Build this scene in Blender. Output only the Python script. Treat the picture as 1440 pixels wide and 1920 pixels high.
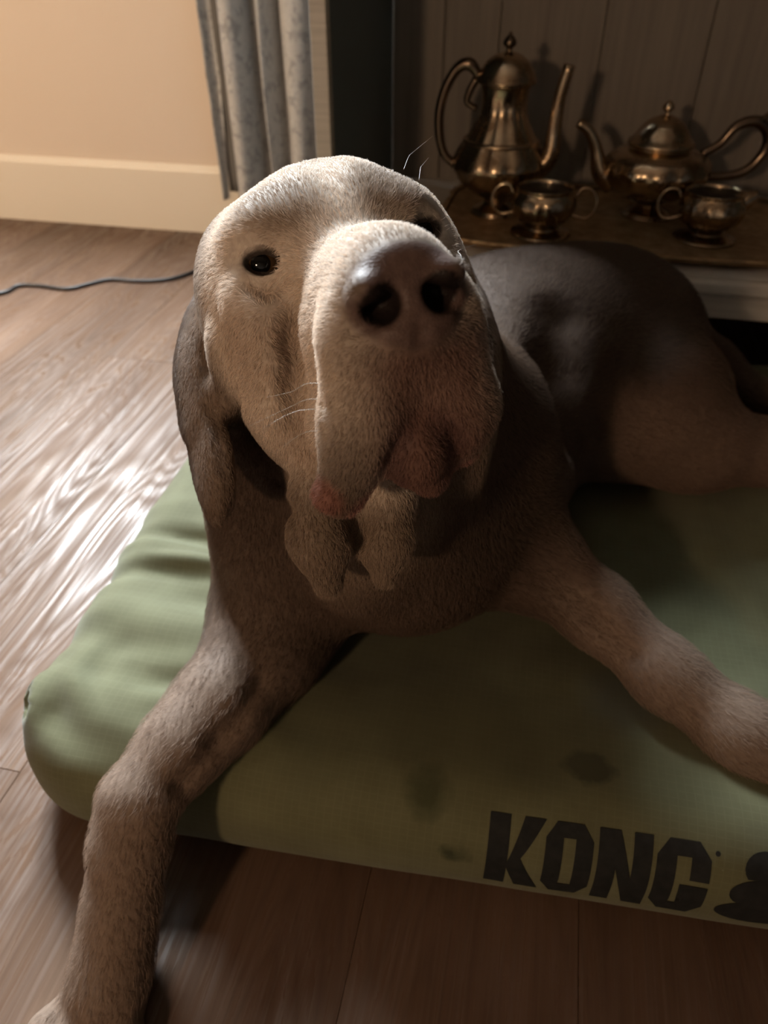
import bpy, bmesh, math, random
import numpy as np
from mathutils import Vector, Matrix

random.seed(7)
rng = np.random.default_rng(11)
scene = bpy.context.scene
for o in list(bpy.data.objects):
    bpy.data.objects.remove(o, do_unlink=True)
COL = scene.collection

# ------------------------------------------------------------------ camera
CAM_Z, PITCH, YAW, FPX = 0.6, 38.5, 12.0, 1386.0
cam_d = bpy.data.cameras.new('camera')
cam = bpy.data.objects.new('camera', cam_d)
COL.objects.link(cam)
cam.location = (0, 0, CAM_Z)
cam.rotation_euler = (math.radians(90 - PITCH), 0, math.radians(YAW))
cam_d.sensor_fit = 'VERTICAL'
cam_d.sensor_height = 36.0
cam_d.sensor_width = 27.0
cam_d.lens = FPX / 1920 * 36
cam_d.clip_start = 0.01
cam_d.dof.use_dof = True
cam_d.dof.focus_distance = 0.40
cam_d.dof.aperture_fstop = 8.5
scene.camera = cam

# ------------------------------------------------------------------ world, window light, lamps, exposure
world = bpy.data.worlds.new('overcast_sky')
scene.world = world
world.use_nodes = True
bg = world.node_tree.nodes['Background']
bg.inputs['Color'].default_value = (0.86, 0.94, 1.0, 1)
bg.inputs['Strength'].default_value = 122.0

WIN = (-1.62, -0.82, 0.90, 2.42)          # window opening x0 x1 z0 z1 in the back wall


def area_light(name, loc, rot, sx, sy, power, color, portal=False):
    d = bpy.data.lights.new(name, 'AREA')
    d.shape = 'RECTANGLE'
    d.size, d.size_y = sx, sy
    d.energy = power
    d.color = color
    d.cycles.is_portal = portal
    o = bpy.data.objects.new(name, d)
    COL.objects.link(o)
    o.location = loc
    o.rotation_euler = rot
    return o


area_light('window_portal', ((WIN[0] + WIN[1]) / 2, 1.80, (WIN[2] + WIN[3]) / 2), (math.radians(-90), 0, 0),
           WIN[1] - WIN[0], WIN[3] - WIN[2], 10, (1, 1, 1), True)


def point_light(name, loc, power, color, radius):
    d = bpy.data.lights.new(name, 'POINT')
    d.energy = power
    d.color = color
    d.shadow_soft_size = radius
    o = bpy.data.objects.new(name, d)
    COL.objects.link(o)
    o.location = loc
    return o


# warm lamp of the room behind the photographer, and a warm spot added to light the window wall
point_light('room_lamp', (-0.575, -1.1, 0.85), 29.0, (1.0, 0.67, 0.42), 0.06)
sp_d = bpy.data.lights.new('wall_spot', 'SPOT')
sp_d.energy = 190.0
sp_d.color = (1.0, 0.73, 0.49)
sp_d.spot_size = math.radians(56)
sp_d.spot_blend = 0.6
sp_d.shadow_soft_size = 0.05
sp_o = bpy.data.objects.new('wall_spot', sp_d)
COL.objects.link(sp_o)
sp_o.location = (-2.2, -0.3, 1.6)
sp_o.rotation_euler = (Vector((-1.40, 1.75, 0.50)) - Vector(sp_o.location)).to_track_quat('-Z', 'Y').to_euler()


vs = scene.view_settings
vs.view_transform = 'Standard'
vs.look = 'None'
vs.exposure = 0.35
vs.gamma = 1.0
vs.use_curve_mapping = False
cy_ = scene.cycles
cy_.max_bounces, cy_.diffuse_bounces, cy_.glossy_bounces, cy_.transmission_bounces, cy_.transparent_max_bounces = 6, 3, 3, 3, 6
cy_.adaptive_threshold = 0.02

# ------------------------------------------------------------------ helpers


def link(o, parent=None):
    COL.objects.link(o)
    if parent is not None:
        o.parent = parent
    return o


def mesh_obj(name, verts, faces, mat, parent=None, smooth=False):
    me = bpy.data.meshes.new(name)
    me.from_pydata([tuple(v) for v in verts], [], [tuple(f) for f in faces])
    me.update()
    if smooth:
        me.polygons.foreach_set('use_smooth', [True] * len(me.polygons))
    if mat:
        me.materials.append(mat)
    return link(bpy.data.objects.new(name, me), parent)


def bm_obj(name, bm, mat, parent=None, smooth=False):
    me = bpy.data.meshes.new(name)
    bm.normal_update()
    bm.to_mesh(me)
    bm.free()
    if smooth:
        me.polygons.foreach_set('use_smooth', [True] * len(me.polygons))
    if mat:
        me.materials.append(mat)
    return link(bpy.data.objects.new(name, me), parent)


def empty(name, loc, label, cat, group=None):
    o = bpy.data.objects.new(name, None)
    COL.objects.link(o)
    o.location = loc
    o.empty_display_size = 0.05
    return tag(o, label, cat, group)


def tag(o, label=None, cat=None, group=None, kind=None):
    if label:
        o['label'] = label
    if cat:
        o['category'] = cat
    if group:
        o['group'] = group
    if kind:
        o['kind'] = kind
    return o


def keep(o, parent):
    """parent o to parent without moving it (parents are unrotated empties)."""
    o.parent = parent
    o.matrix_parent_inverse = Matrix.Translation(-Vector(parent.location))
    return o


def box(name, x0, x1, y0, y1, z0, z1, mat, parent=None, bev=0.002, seg=2):
    bm = bmesh.new()
    bmesh.ops.create_cube(bm, size=1)
    for v in bm.verts:
        v.co = Vector((x0 + (v.co.x + .5) * (x1 - x0), y0 + (v.co.y + .5) * (y1 - y0), z0 + (v.co.z + .5) * (z1 - z0)))
    if bev > 0:
        bmesh.ops.bevel(bm, geom=list(bm.edges), offset=bev, segments=seg, affect='EDGES', profile=0.5)
    o = bm_obj(name, bm, mat)
    if parent is not None:
        keep(o, parent)
    return o


def tube(name, pts, radii, mat, parent=None, n=10, samples=None, cap=True, flat=1.0):
    """smooth tube through pts (Catmull-Rom) with a radius per point."""
    pts = [np.array(p, float) for p in pts]
    radii = list(radii) if hasattr(radii, '__len__') else [radii] * len(pts)
    P, R = [], []
    m = samples or 6
    ext = [2 * pts[0] - pts[1]] + pts + [2 * pts[-1] - pts[-2]]
    for i in range(len(pts) - 1):
        a, b, c, d = ext[i], ext[i + 1], ext[i + 2], ext[i + 3]
        for j in range(m):
            t = j / m
            P.append(0.5 * ((2 * b) + (-a + c) * t + (2 * a - 5 * b + 4 * c - d) * t * t + (-a + 3 * b - 3 * c + d) * t ** 3))
            R.append(radii[i] * (1 - t) + radii[i + 1] * t)
    P.append(pts[-1])
    R.append(radii[-1])
    verts, faces = [], []
    ref = np.array([0.13, 0.97, 0.2])
    nprev = None
    for i, p in enumerate(P):
        tg = P[min(i + 1, len(P) - 1)] - P[max(i - 1, 0)]
        tg = tg / (np.linalg.norm(tg) + 1e-12)
        if nprev is None:
            nprev = np.cross(tg, ref)
        nprev = nprev - tg * (nprev @ tg)
        nprev /= np.linalg.norm(nprev) + 1e-12
        b = np.cross(tg, nprev)
        for k in range(n):
            a = 2 * math.pi * k / n
            verts.append(p + R[i] * (math.cos(a) * nprev + flat * math.sin(a) * b))
    for i in range(len(P) - 1):
        for k in range(n):
            faces.append((i * n + k, i * n + (k + 1) % n, (i + 1) * n + (k + 1) % n, (i + 1) * n + k))
    if cap:
        faces.append(tuple(range(n - 1, -1, -1)))
        faces.append(tuple((len(P) - 1) * n + k for k in range(n)))
    o = mesh_obj(name, verts, faces, mat, None, True)
    if parent is not None:
        keep(o, parent)
    return o


def lathe(name, prof, cx, cy, mat, parent=None, n=64, lobes=0, amp=0.0, lobe_z=None):
    """spin a profile [(r, z)...] round the vertical through (cx, cy)."""
    verts, faces = [], []
    for r, z in prof:
        for k in range(n):
            a = 2 * math.pi * k / n
            rr = r
            if lobes and (lobe_z is None or lobe_z[0] <= z <= lobe_z[1]):
                rr = r * (1 + amp * (abs(math.cos(lobes * a / 2)) - 0.6))
            verts.append((cx + rr * math.cos(a), cy + rr * math.sin(a), z))
    for i in range(len(prof) - 1):
        for k in range(n):
            faces.append((i * n + k, i * n + (k + 1) % n, (i + 1) * n + (k + 1) % n, (i + 1) * n + k))
    faces.append(tuple(range(n - 1, -1, -1)))
    faces.append(tuple((len(prof) - 1) * n + k for k in range(n)))
    o = mesh_obj(name, verts, faces, mat, None, True)
    if parent is not None:
        keep(o, parent)
    return o


def smooth_profile(pts, m=5):
    out = []
    p = [np.array(q, float) for q in pts]
    ext = [2 * p[0] - p[1]] + p + [2 * p[-1] - p[-2]]
    for i in range(len(p) - 1):
        a, b, c, d = ext[i:i + 4]
        for j in range(m):
            t = j / m
            v = 0.5 * ((2 * b) + (-a + c) * t + (2 * a - 5 * b + 4 * c - d) * t * t + (-a + 3 * b - 3 * c + d) * t ** 3)
            out.append((max(v[0], 1e-4), v[1]))
    out.append(tuple(p[-1]))
    return out


# ------------------------------------------------------------------ materials
MAT = {}


def material(name, color=(0.5, 0.5, 0.5), rough=0.5, metal=0.0, spec=0.5):
    m = bpy.data.materials.new(name)
    m.use_nodes = True
    b = m.node_tree.nodes['Principled BSDF']
    b.inputs['Base Color'].default_value = (*color, 1)
    b.inputs['Roughness'].default_value = rough
    b.inputs['Metallic'].default_value = metal
    b.inputs['Specular IOR Level'].default_value = spec
    MAT[name] = m
    return m


class NT:
    def __init__(self, m):
        self.t = m.node_tree
        self.b = self.t.nodes['Principled BSDF']

    def n(self, typ, **kw):
        nd = self.t.nodes.new(typ)
        for k, v in kw.items():
            if k.startswith('i_'):
                nd.inputs[k[2:].replace('_', ' ')].default_value = v
            else:
                setattr(nd, k, v)
        return nd

    def l(self, a, b):
        self.t.links.new(a, b)

    def ramp(self, src, stops):
        r = self.n('ShaderNodeValToRGB')
        e = r.color_ramp.elements
        while len(e) < len(stops):
            e.new(0.5)
        for el, (p, c) in zip(e, stops):
            el.position = p
            el.color = (*c, 1) if len(c) == 3 else c
        self.l(src, r.inputs['Fac'])
        return r.outputs['Color']

    def coords(self, kind='Object', scale=(1, 1, 1), rot=(0, 0, 0)):
        tc = self.n('ShaderNodeTexCoord')
        mp = self.n('ShaderNodeMapping')
        mp.inputs['Scale'].default_value = scale
        mp.inputs['Rotation'].default_value = rot
        self.l(tc.outputs[kind], mp.inputs['Vector'])
        return mp.outputs['Vector']

    def noise(self, vec, scale, detail=4, rough=0.5, out='Fac'):
        nz = self.n('ShaderNodeTexNoise')
        nz.inputs['Scale'].default_value = scale
        nz.inputs['Detail'].default_value = detail
        nz.inputs['Roughness'].default_value = rough
        self.l(vec, nz.inputs['Vector'])
        return nz.outputs[out]

    def math(self, op, a, b=None, clamp=False):
        m = self.n('ShaderNodeMath', operation=op, use_clamp=clamp)
        for i, v in enumerate((a, b)):
            if v is None:
                continue
            if isinstance(v, (int, float)):
                m.inputs[i].default_value = v
            else:
                self.l(v, m.inputs[i])
        return m.outputs[0]

    def mix(self, fac, a, b, blend='MIX'):
        m = self.n('ShaderNodeMix', data_type='RGBA', blend_type=blend)
        for sock, v in ((m.inputs[0], fac), (m.inputs[6], a), (m.inputs[7], b)):
            if isinstance(v, tuple):
                sock.default_value = (*v, 1) if len(v) == 3 else v
            elif isinstance(v, (int, float)):
                sock.default_value = v
            else:
                self.l(v, sock)
        return m.outputs[2]

    def bump(self, h, strength=0.3, dist=0.002):
        bp = self.n('ShaderNodeBump')
        bp.inputs['Strength'].default_value = strength
        bp.inputs['Distance'].default_value = dist
        self.l(h, bp.inputs['Height'])
        self.l(bp.outputs['Normal'], self.b.inputs['Normal'])


def build_materials():
    # painted walls, warm cream
    m = material('wall_paint', (0.60, 0.51, 0.425), 0.75, spec=0.3)
    t = NT(m)
    t.bump(t.noise(t.coords(), 220, 3), 0.08, 0.001)
    m = material('accent_paint', (0.10, 0.11, 0.12), 0.7, spec=0.3)
    m = material('outside_matte', (0.16, 0.15, 0.13), 0.9)
    m = material('trim_paint', (0.66, 0.60, 0.51), 0.45)
    m = material('ceiling_paint', (0.42, 0.41, 0.39), 0.9)
    m = material('window_paint', (0.75, 0.75, 0.73), 0.4)
    # pane: thin clear glass
    m = bpy.data.materials.new('pane_glass')
    m.use_nodes = True
    nt = m.node_tree
    nt.nodes.remove(nt.nodes['Principled BSDF'])
    tr = nt.nodes.new('ShaderNodeBsdfTransparent')
    gl = nt.nodes.new('ShaderNodeBsdfGlossy')
    gl.inputs['Roughness'].default_value = 0.0
    fr = nt.nodes.new('ShaderNodeFresnel')
    mx = nt.nodes.new('ShaderNodeMixShader')
    nt.links.new(fr.outputs[0], mx.inputs[0])
    nt.links.new(tr.outputs[0], mx.inputs[1])
    nt.links.new(gl.outputs[0], mx.inputs[2])
    nt.links.new(mx.outputs[0], nt.nodes['Material Output'].inputs['Surface'])
    MAT['pane_glass'] = m

    # vinyl plank: grey brown wood print with embossed glossy grain running along Y
    m = material('wood_plank', (0.2, 0.15, 0.11), 0.4)
    t = NT(m)
    oi = t.n('ShaderNodeObjectInfo')
    tc = t.n('ShaderNodeTexCoord')
    off = t.n('ShaderNodeVectorMath', operation='SCALE')
    t.l(oi.outputs['Random'], off.inputs['Scale'])
    off.inputs[0].default_value = (13.0, 31.0, 5.0)
    addv = t.n('ShaderNodeVectorMath', operation='ADD')
    t.l(tc.outputs['Object'], addv.inputs[0])
    t.l(off.outputs[0], addv.inputs[1])

    def mapped(sc):
        mp = t.n('ShaderNodeMapping')
        mp.inputs['Scale'].default_value = sc
        t.l(addv.outputs[0], mp.inputs['Vector'])
        return mp.outputs['Vector']
    # cathedral figure: contour lines of a stretched noise field
    field = t.noise(mapped((5.5, 0.75, 1)), 1.6, 2, 0.45)
    rings = t.math('FRACT', t.math('MULTIPLY', field, 26.0))
    tri = t.math('ABSOLUTE', t.math('SUBTRACT', rings, 0.5))
    fine = t.noise(mapped((110, 2.2, 1)), 3.0, 4, 0.6)
    broad = t.noise(mapped((6, 0.9, 1)), 2.2, 4, 0.6)
    grain = t.math('ADD', t.math('MULTIPLY', tri, 0.75), t.math('MULTIPLY', fine, 0.8))
    c1 = t.ramp(broad, [(0.25, (0.080, 0.047, 0.030)), (0.55, (0.116, 0.072, 0.048)), (0.8, (0.148, 0.098, 0.068))])
    c2 = t.ramp(grain, [(0.2, (0.80, 0.79, 0.78)), (0.5, (1, 1, 1)), (0.85, (1.08, 1.07, 1.06))])
    col = t.mix(1.0, c1, c2, 'MULTIPLY')
    var = t.math('ADD', t.math('MULTIPLY', oi.outputs['Random'], 0.22), 0.89)
    hsv = t.n('ShaderNodeHueSaturation')
    t.l(col, hsv.inputs['Color'])
    t.l(var, hsv.inputs['Value'])
    t.l(hsv.outputs[0], t.b.inputs['Base Color'])
    ro = t.ramp(grain, [(0.18, (0.65, 0.65, 0.65)), (0.42, (0.52, 0.52, 0.52)), (0.62, (0.42, 0.42, 0.42)), (0.80, (0.20, 0.20, 0.20))])
    t.l(ro, t.b.inputs['Roughness'])
    streak = t.noise(mapped((95, 1.1, 1)), 2.4, 3, 0.55)
    sfig = t.math('MULTIPLY', t.math('SUBTRACT', t.math('ADD', t.math('MULTIPLY', streak, 0.95), t.math('MULTIPLY', tri, 0.22)), 0.36), 2.6, True)
    t.l(t.math('ADD', t.math('MULTIPLY', t.math('POWER', sfig, 2.0), 0.42), 0.045), t.b.inputs['Specular IOR Level'])
    t.bump(t.math('ADD', t.math('MULTIPLY', fine, 0.5), t.math('MULTIPLY', streak, 0.9)), 0.30, 0.0010)
    material('sub_floor', (0.03, 0.022, 0.018), 0.8)

    # curtain: pale grey damask
    m = material('curtain_cloth', (0.42, 0.40, 0.37), 0.75)
    t = NT(m)
    v = t.coords()
    p = t.noise(v, 38, 3, 0.6)
    vor = t.n('ShaderNodeTexVoronoi', feature='DISTANCE_TO_EDGE')
    vor.inputs['Scale'].default_value = 60
    t.l(v, vor.inputs['Vector'])
    pat = t.math('ADD', p, t.math('MULTIPLY', vor.outputs['Distance'], 0.6))
    t.l(t.ramp(pat, [(0.42, (0.24, 0.245, 0.245)), (0.58, (0.40, 0.40, 0.395)), (0.8, (0.34, 0.34, 0.335))]), t.b.inputs['Base Color'])
    t.bump(pat, 0.35, 0.002)
    t.b.inputs['Sheen Weight'].default_value = 0.2
    m = material('curtain_lining', (0.10, 0.095, 0.09), 0.8)

    # cabinet
    m = material('cabinet_navy', (0.115, 0.160, 0.178), 0.5)
    t = NT(m)
    t.bump(t.noise(t.coords(), 90, 3), 0.1, 0.001)
    m = material('cabinet_frame', (0.5, 0.47, 0.42), 0.5)
    t = NT(m)
    g = t.noise(t.coords(scale=(2, 2, 40)), 6, 4)
    t.l(t.ramp(g, [(0.3, (0.44, 0.41, 0.365)), (0.7, (0.54, 0.505, 0.45))]), t.b.inputs['Base Color'])
    m = material('cabinet_back', (0.18, 0.15, 0.12), 0.7)
    t = NT(m)
    g = t.noise(t.coords(scale=(30, 30, 1.5)), 3, 5)
    t.l(t.ramp(g, [(0.3, (0.15, 0.128, 0.105)), (0.7, (0.20, 0.172, 0.14))]), t.b.inputs['Base Color'])
    t.bump(g, 0.15, 0.001)

    # tarnished silver plate
    m = material('tarnished_silver', (0.55, 0.42, 0.28), 0.16, 1.0)
    t = NT(m)
    v = t.coords()
    g = t.noise(v, 26, 5, 0.65)
    t.l(t.ramp(g, [(0.32, (0.20, 0.135, 0.08)), (0.55, (0.50, 0.385, 0.26)), (0.75, (0.62, 0.50, 0.36))]), t.b.inputs['Base Color'])
    t.l(t.ramp(g, [(0.3, (0.34, 0.34, 0.34)), (0.7, (0.13, 0.13, 0.13))]), t.b.inputs['Roughness'])
    m = material('dark_silver', (0.16, 0.115, 0.08), 0.25, 1.0)
    m = material('tray_metal', (0.34, 0.235, 0.13), 0.33, 0.55)
    t = NT(m)
    v = t.coords()
    g = t.noise(v, 35, 6, 0.7)
    t.l(t.ramp(g, [(0.3, (0.22, 0.14, 0.07)), (0.6, (0.44, 0.30, 0.16)), (0.8, (0.55, 0.40, 0.23))]), t.b.inputs['Base Color'])
    t.l(t.ramp(g, [(0.3, (0.62, 0.62, 0.62)), (0.7, (0.40, 0.40, 0.40))]), t.b.inputs['Roughness'])
    t.bump(g, 0.2, 0.001)
    material('bowl_inside', (0.03, 0.022, 0.016), 0.5, 0.6)
    material('cable_rubber', (0.012, 0.011, 0.011), 0.45)

    # dog bed: olive ripstop with wear and stains
    m = material('bed_fabric', (0.16, 0.17, 0.085), 0.85, spec=0.2)
    t = NT(m)
    v = t.coords()
    sep = t.n('ShaderNodeSeparateXYZ')
    t.l(v, sep.inputs[0])

    def gridline(s, per):
        f = t.math('FRACT', t.math('DIVIDE', s, per))
        return t.math('LESS_THAN', t.math('ABSOLUTE', t.math('SUBTRACT', f, 0.5)), 0.07)
    gl_ = t.math('MAXIMUM', gridline(sep.outputs['X'], 0.0062), gridline(t.math('ADD', sep.outputs['Y'], t.math('MULTIPLY', sep.outputs['Z'], 0.8)), 0.0062))
    big = t.noise(v, 5.5, 4, 0.55)
    med = t.noise(v, 22, 4, 0.6)
    base = t.ramp(big, [(0.3, (0.084, 0.083, 0.041)), (0.55, (0.098, 0.097, 0.050)), (0.8, (0.109, 0.109, 0.058))])
    base = t.mix(0.35, base, t.ramp(med, [(0.35, (0.068, 0.066, 0.031)), (0.65, (0.120, 0.122, 0.065))]))
    base = t.mix(t.math('MULTIPLY', gl_, 0.055), base, (0.25, 0.26, 0.165))
    warp = t.n('ShaderNodeVectorMath', operation='MULTIPLY_ADD')
    t.l(t.noise(v, 55, 3, 0.6, 'Color'), warp.inputs[0])
    warp.inputs[1].default_value = (0.016, 0.016, 0.016)
    t.l(v, warp.inputs[2])

    def stain(cx, cy, cz, sx, sy, amt, col, soft, src):
        mp = t.n('ShaderNodeVectorMath', operation='SUBTRACT')
        t.l(src, mp.inputs[0])
        mp.inputs[1].default_value = (cx + .008, cy + .008, cz + .008)
        sc = t.n('ShaderNodeVectorMath', operation='MULTIPLY')
        t.l(mp.outputs[0], sc.inputs[0])
        sc.inputs[1].default_value = (1 / sx, 1 / sy, 1 / max(sx, sy))
        ln = t.n('ShaderNodeVectorMath', operation='LENGTH')
        t.l(sc.outputs[0], ln.inputs[0])
        mr = t.n('ShaderNodeMapRange', clamp=True)
        t.l(ln.outputs['Value'], mr.inputs['Value'])
        mr.inputs['From Min'].default_value = 1 - soft
        mr.inputs['From Max'].default_value = 1 + soft
        mr.inputs['To Min'].default_value = amt
        mr.inputs['To Max'].default_value = 0
        return mr.outputs[0], col
    global STAINS
    for (cx, cy, cz, sx, sy, amt, cl, soft) in STAINS:
        f, c_ = stain(cx, cy, cz, sx, sy, amt, cl, soft, warp.outputs[0])
        base = t.mix(f, base, c_)
    t.l(base, t.b.inputs['Base Color'])
    weave = t.n('ShaderNodeTexWave')
    weave.inputs['Scale'].default_value = 300
    t.l(v, weave.inputs['Vector'])
    t.bump(t.math('ADD', t.math('MULTIPLY', gl_, 0.5), t.math('MULTIPLY', med, 0.6)), 0.25, 0.0012)
    t.b.inputs['Sheen Weight'].default_value = 0.15
    m = material('print_ink', (0.018, 0.018, 0.018), 0.8, spec=0.2)
    t = NT(m)
    g = t.noise(t.coords(), 120, 4, 0.6)
    t.l(t.ramp(g, [(0.3, (0.008, 0.009, 0.009)), (0.75, (0.018, 0.018, 0.017))]), t.b.inputs['Base Color'])


# stains on the bed (world coordinates, bed object sits at the origin): x y z radius_x radius_y amount colour softness
STAINS = []
STAINS += [
    (-0.030, 0.298, 0.10, 0.016, 0.017, 0.85, (0.035, 0.04, 0.016), 0.35),
    (0.084, 0.335, 0.10, 0.021, 0.015, 0.93, (0.022, 0.024, 0.012), 0.15),
    (-0.004, 0.262, 0.075, 0.012, 0.010, 0.9, (0.025, 0.03, 0.012), 0.3),
    (0.112, 0.405, 0.10, 0.030, 0.032, 0.55, (0.075, 0.09, 0.085), 0.4),
    (0.000, 0.345, 0.10, 0.120, 0.040, 0.55, (0.075, 0.07, 0.032), 0.6),
    (-0.120, 0.300, 0.10, 0.025, 0.020, 0.5, (0.08, 0.08, 0.04), 0.6),
    (0.095, 0.285, 0.09, 0.018, 0.02, 0.35, (0.06, 0.06, 0.035), 0.6),
    (0.110, 0.262, 0.07, 0.008, 0.008, 0.5, (0.05, 0.05, 0.03), 0.5),
    (0.200, 0.310, 0.10, 0.010, 0.008, 0.5, (0.08, 0.08, 0.05), 0.5),
]
build_materials()

# ------------------------------------------------------------------ the room
RX0, RX1, RY0, RY1, RZ = -4.2, 2.6, -3.6, 1.75, 2.5

floor = empty('floor', (0, 0, 0), None, None)
tag(floor, kind='structure')
sub = box('underlay', RX0 - .1, RX1 + .1, RY0 - .1, RY1 + .1, -0.05, -0.008, MAT['sub_floor'], floor, 0)
PW, PL = 0.165, 1.22
plank_mesh = {}


def plank(x0, x1, y0, y1):
    key = (round(x1 - x0, 3), round(y1 - y0, 3))
    if key not in plank_mesh:
        bm = bmesh.new()
        w, l, b = x1 - x0 - 0.0002, y1 - y0 - 0.0002, 0.0005
        lo = [bm.verts.new((x, y, -0.008)) for x, y in ((0, 0), (w, 0), (w, l), (0, l))]
        mi = [bm.verts.new((x, y, -b)) for x, y in ((0, 0), (w, 0), (w, l), (0, l))]
        hi = [bm.verts.new((x, y, 0)) for x, y in ((b, b), (w - b, b), (w - b, l - b), (b, l - b))]
        bm.faces.new(hi)
        for i in range(4):
            j = (i + 1) % 4
            bm.faces.new((lo[i], lo[j], mi[j], mi[i]))
            bm.faces.new((mi[i], mi[j], hi[j], hi[i]))
        me = bpy.data.meshes.new('plank')
        bm.to_mesh(me)
        bm.free()
        me.materials.append(MAT['wood_plank'])
        plank_mesh[key] = me
    o = bpy.data.objects.new('plank', plank_mesh[key])
    link(o)
    o.location = (x0, y0, 0)
    keep(o, floor)


xx = -4.195
ci = 0
while xx < RX1 - 0.01:
    w = min(PW, RX1 - xx)
    yy = RY0 - [0.72, 0.21, 0.98, 0.46][ci % 4]
    while yy < RY1:
        a, b = max(yy, RY0), min(yy + PL, RY1)
        if b - a > 0.02:
            plank(xx, xx + w, a, b)
        yy += PL
    xx += PW
    ci += 1


def struct(o):
    o['kind'] = 'structure'
    return o


# back wall round the window opening: one mesh
wx0, wx1, wz0, wz1 = WIN
bm = bmesh.new()
for (x0, x1, z0, z1) in ((RX0, wx0, 0, RZ), (wx1, RX1, 0, RZ), (wx0, wx1, 0, wz0), (wx0, wx1, wz1, RZ)):
    vs_ = [bm.verts.new((x, y, z)) for y in (RY1, RY1 + .12) for x, z in ((x0, z0), (x1, z0), (x1, z1), (x0, z1))]
    for f in ((0, 1, 2, 3), (7, 6, 5, 4), (0, 4, 5, 1), (1, 5, 6, 2), (2, 6, 7, 3), (3, 7, 4, 0)):
        bm.faces.new([vs_[i] for i in f])
struct(bm_obj('wall_back', bm, MAT['wall_paint']))
struct(box('wall_left', RX0 - .1, RX0, RY0, RY1, 0, RZ, MAT['accent_paint'], None, 0))
struct(box('wall_right', RX1, RX1 + .1, RY0, RY1, 0, RZ, MAT['accent_paint'], None, 0))
struct(box('wall_front', RX0, RX1, RY0 - .1, RY0, 0, RZ, MAT['wall_paint'], None, 0))
struct(box('ceiling', RX0 - .1, RX1 + .1, RY0 - .1, RY1 + .12, RZ, RZ + .08, MAT['ceiling_paint'], None, 0))


# added unseen wall outside the window, blocks the low sky light
struct(box('wall_sky_block', -14, 6, 7.0, 7.3, -1.5, 3.0, MAT['outside_matte'], None, 0))
struct(box('ground_outside', -14, 6, 1.9, 7.0, -1.6, -1.5, MAT['outside_matte'], None, 0))


def baseboard(name, x0, x1):
    prof = [(0, 0), (-.015, 0), (-.015, .140), (-.013, .1445), (-.0085, .147), (-.0070, .1495), (-.005, .153), (0, .153)]
    verts = [(x, RY1 + p[0], p[1]) for x in (x0, x1) for p in prof]
    n = len(prof)
    faces = [(i, i + 1, n + i + 1, n + i) for i in range(n - 1)] + [tuple(range(n - 1, -1, -1)), tuple(range(n, 2 * n))]
    return struct(mesh_obj(name, verts, faces, MAT['trim_paint']))


baseboard('baseboard_back', RX0 + .001, RX1 - .001)

# window in the back wall, above the picture's upper edge
win = empty('window_1', ((wx0 + wx1) / 2, RY1, wz0), None, None)
struct(win)
fr = 0.05
box('jamb', wx0, wx0 + fr, RY1 + .02, RY1 + .09, wz0, wz1, MAT['window_paint'], win)
box('jamb', wx1 - fr, wx1, RY1 + .02, RY1 + .09, wz0, wz1, MAT['window_paint'], win)
box('head_rail', wx0 + fr, wx1 - fr, RY1 + .02, RY1 + .09, wz1 - fr, wz1, MAT['window_paint'], win)
box('sill_rail', wx0 + fr, wx1 - fr, RY1 + .02, RY1 + .09, wz0, wz0 + fr, MAT['window_paint'], win)
mxm = (wx0 + wx1) / 2
box('mullion', mxm - .025, mxm + .025, RY1 + .02, RY1 + .09, wz0 + fr, wz1 - fr, MAT['window_paint'], win)
for a, b in ((wx0 + fr, mxm - .025), (mxm + .025, wx1 - fr)):
    mesh_o = mesh_obj('pane', [(a, RY1 + .05, wz0 + fr), (b, RY1 + .05, wz0 + fr), (b, RY1 + .05, wz1 - fr), (a, RY1 + .05, wz1 - fr)], [(0, 1, 2, 3)], MAT['pane_glass'])
    keep(mesh_o, win)

# ------------------------------------------------------------------ curtain beside the window
cur = empty('window_curtain', (-0.66, 1.69, 0.05), 'pale grey damask curtain hanging in folds against the cream wall', 'curtain')


def cloth_strip(name, fn, zs, ss, mat, thick=0.0015):
    """curtain cloth from a plan curve fn(s, z) -> (x, y); two sided with thickness."""
    verts, faces = [], []
    nS, nZ = len(ss), len(zs)
    for side in (0, 1):
        for z in zs:
            for s in ss:
                x, y = fn(s, z)
                verts.append((x, y + side * thick, z))
    def idx(side, i, j): return side * nS * nZ + i * nS + j
    for i in range(nZ - 1):
        for j in range(nS - 1):
            faces.append((idx(0, i, j), idx(0, i, j + 1), idx(0, i + 1, j + 1), idx(0, i + 1, j)))
            faces.append((idx(1, i, j), idx(1, i + 1, j), idx(1, i + 1, j + 1), idx(1, i, j + 1)))
    for j in range(nS - 1):
        faces.append((idx(0, 0, j), idx(1, 0, j), idx(1, 0, j + 1), idx(0, 0, j + 1)))
        faces.append((idx(0, nZ - 1, j), idx(0, nZ - 1, j + 1), idx(1, nZ - 1, j + 1), idx(1, nZ - 1, j)))
    for i in range(nZ - 1):
        for j in (0, nS - 1):
            faces.append((idx(0, i, j), idx(0, i + 1, j), idx(1, i + 1, j), idx(1, i, j)))
    o = mesh_obj(name, verts, faces, mat, None, True)
    keep(o, cur)
    return o


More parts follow.
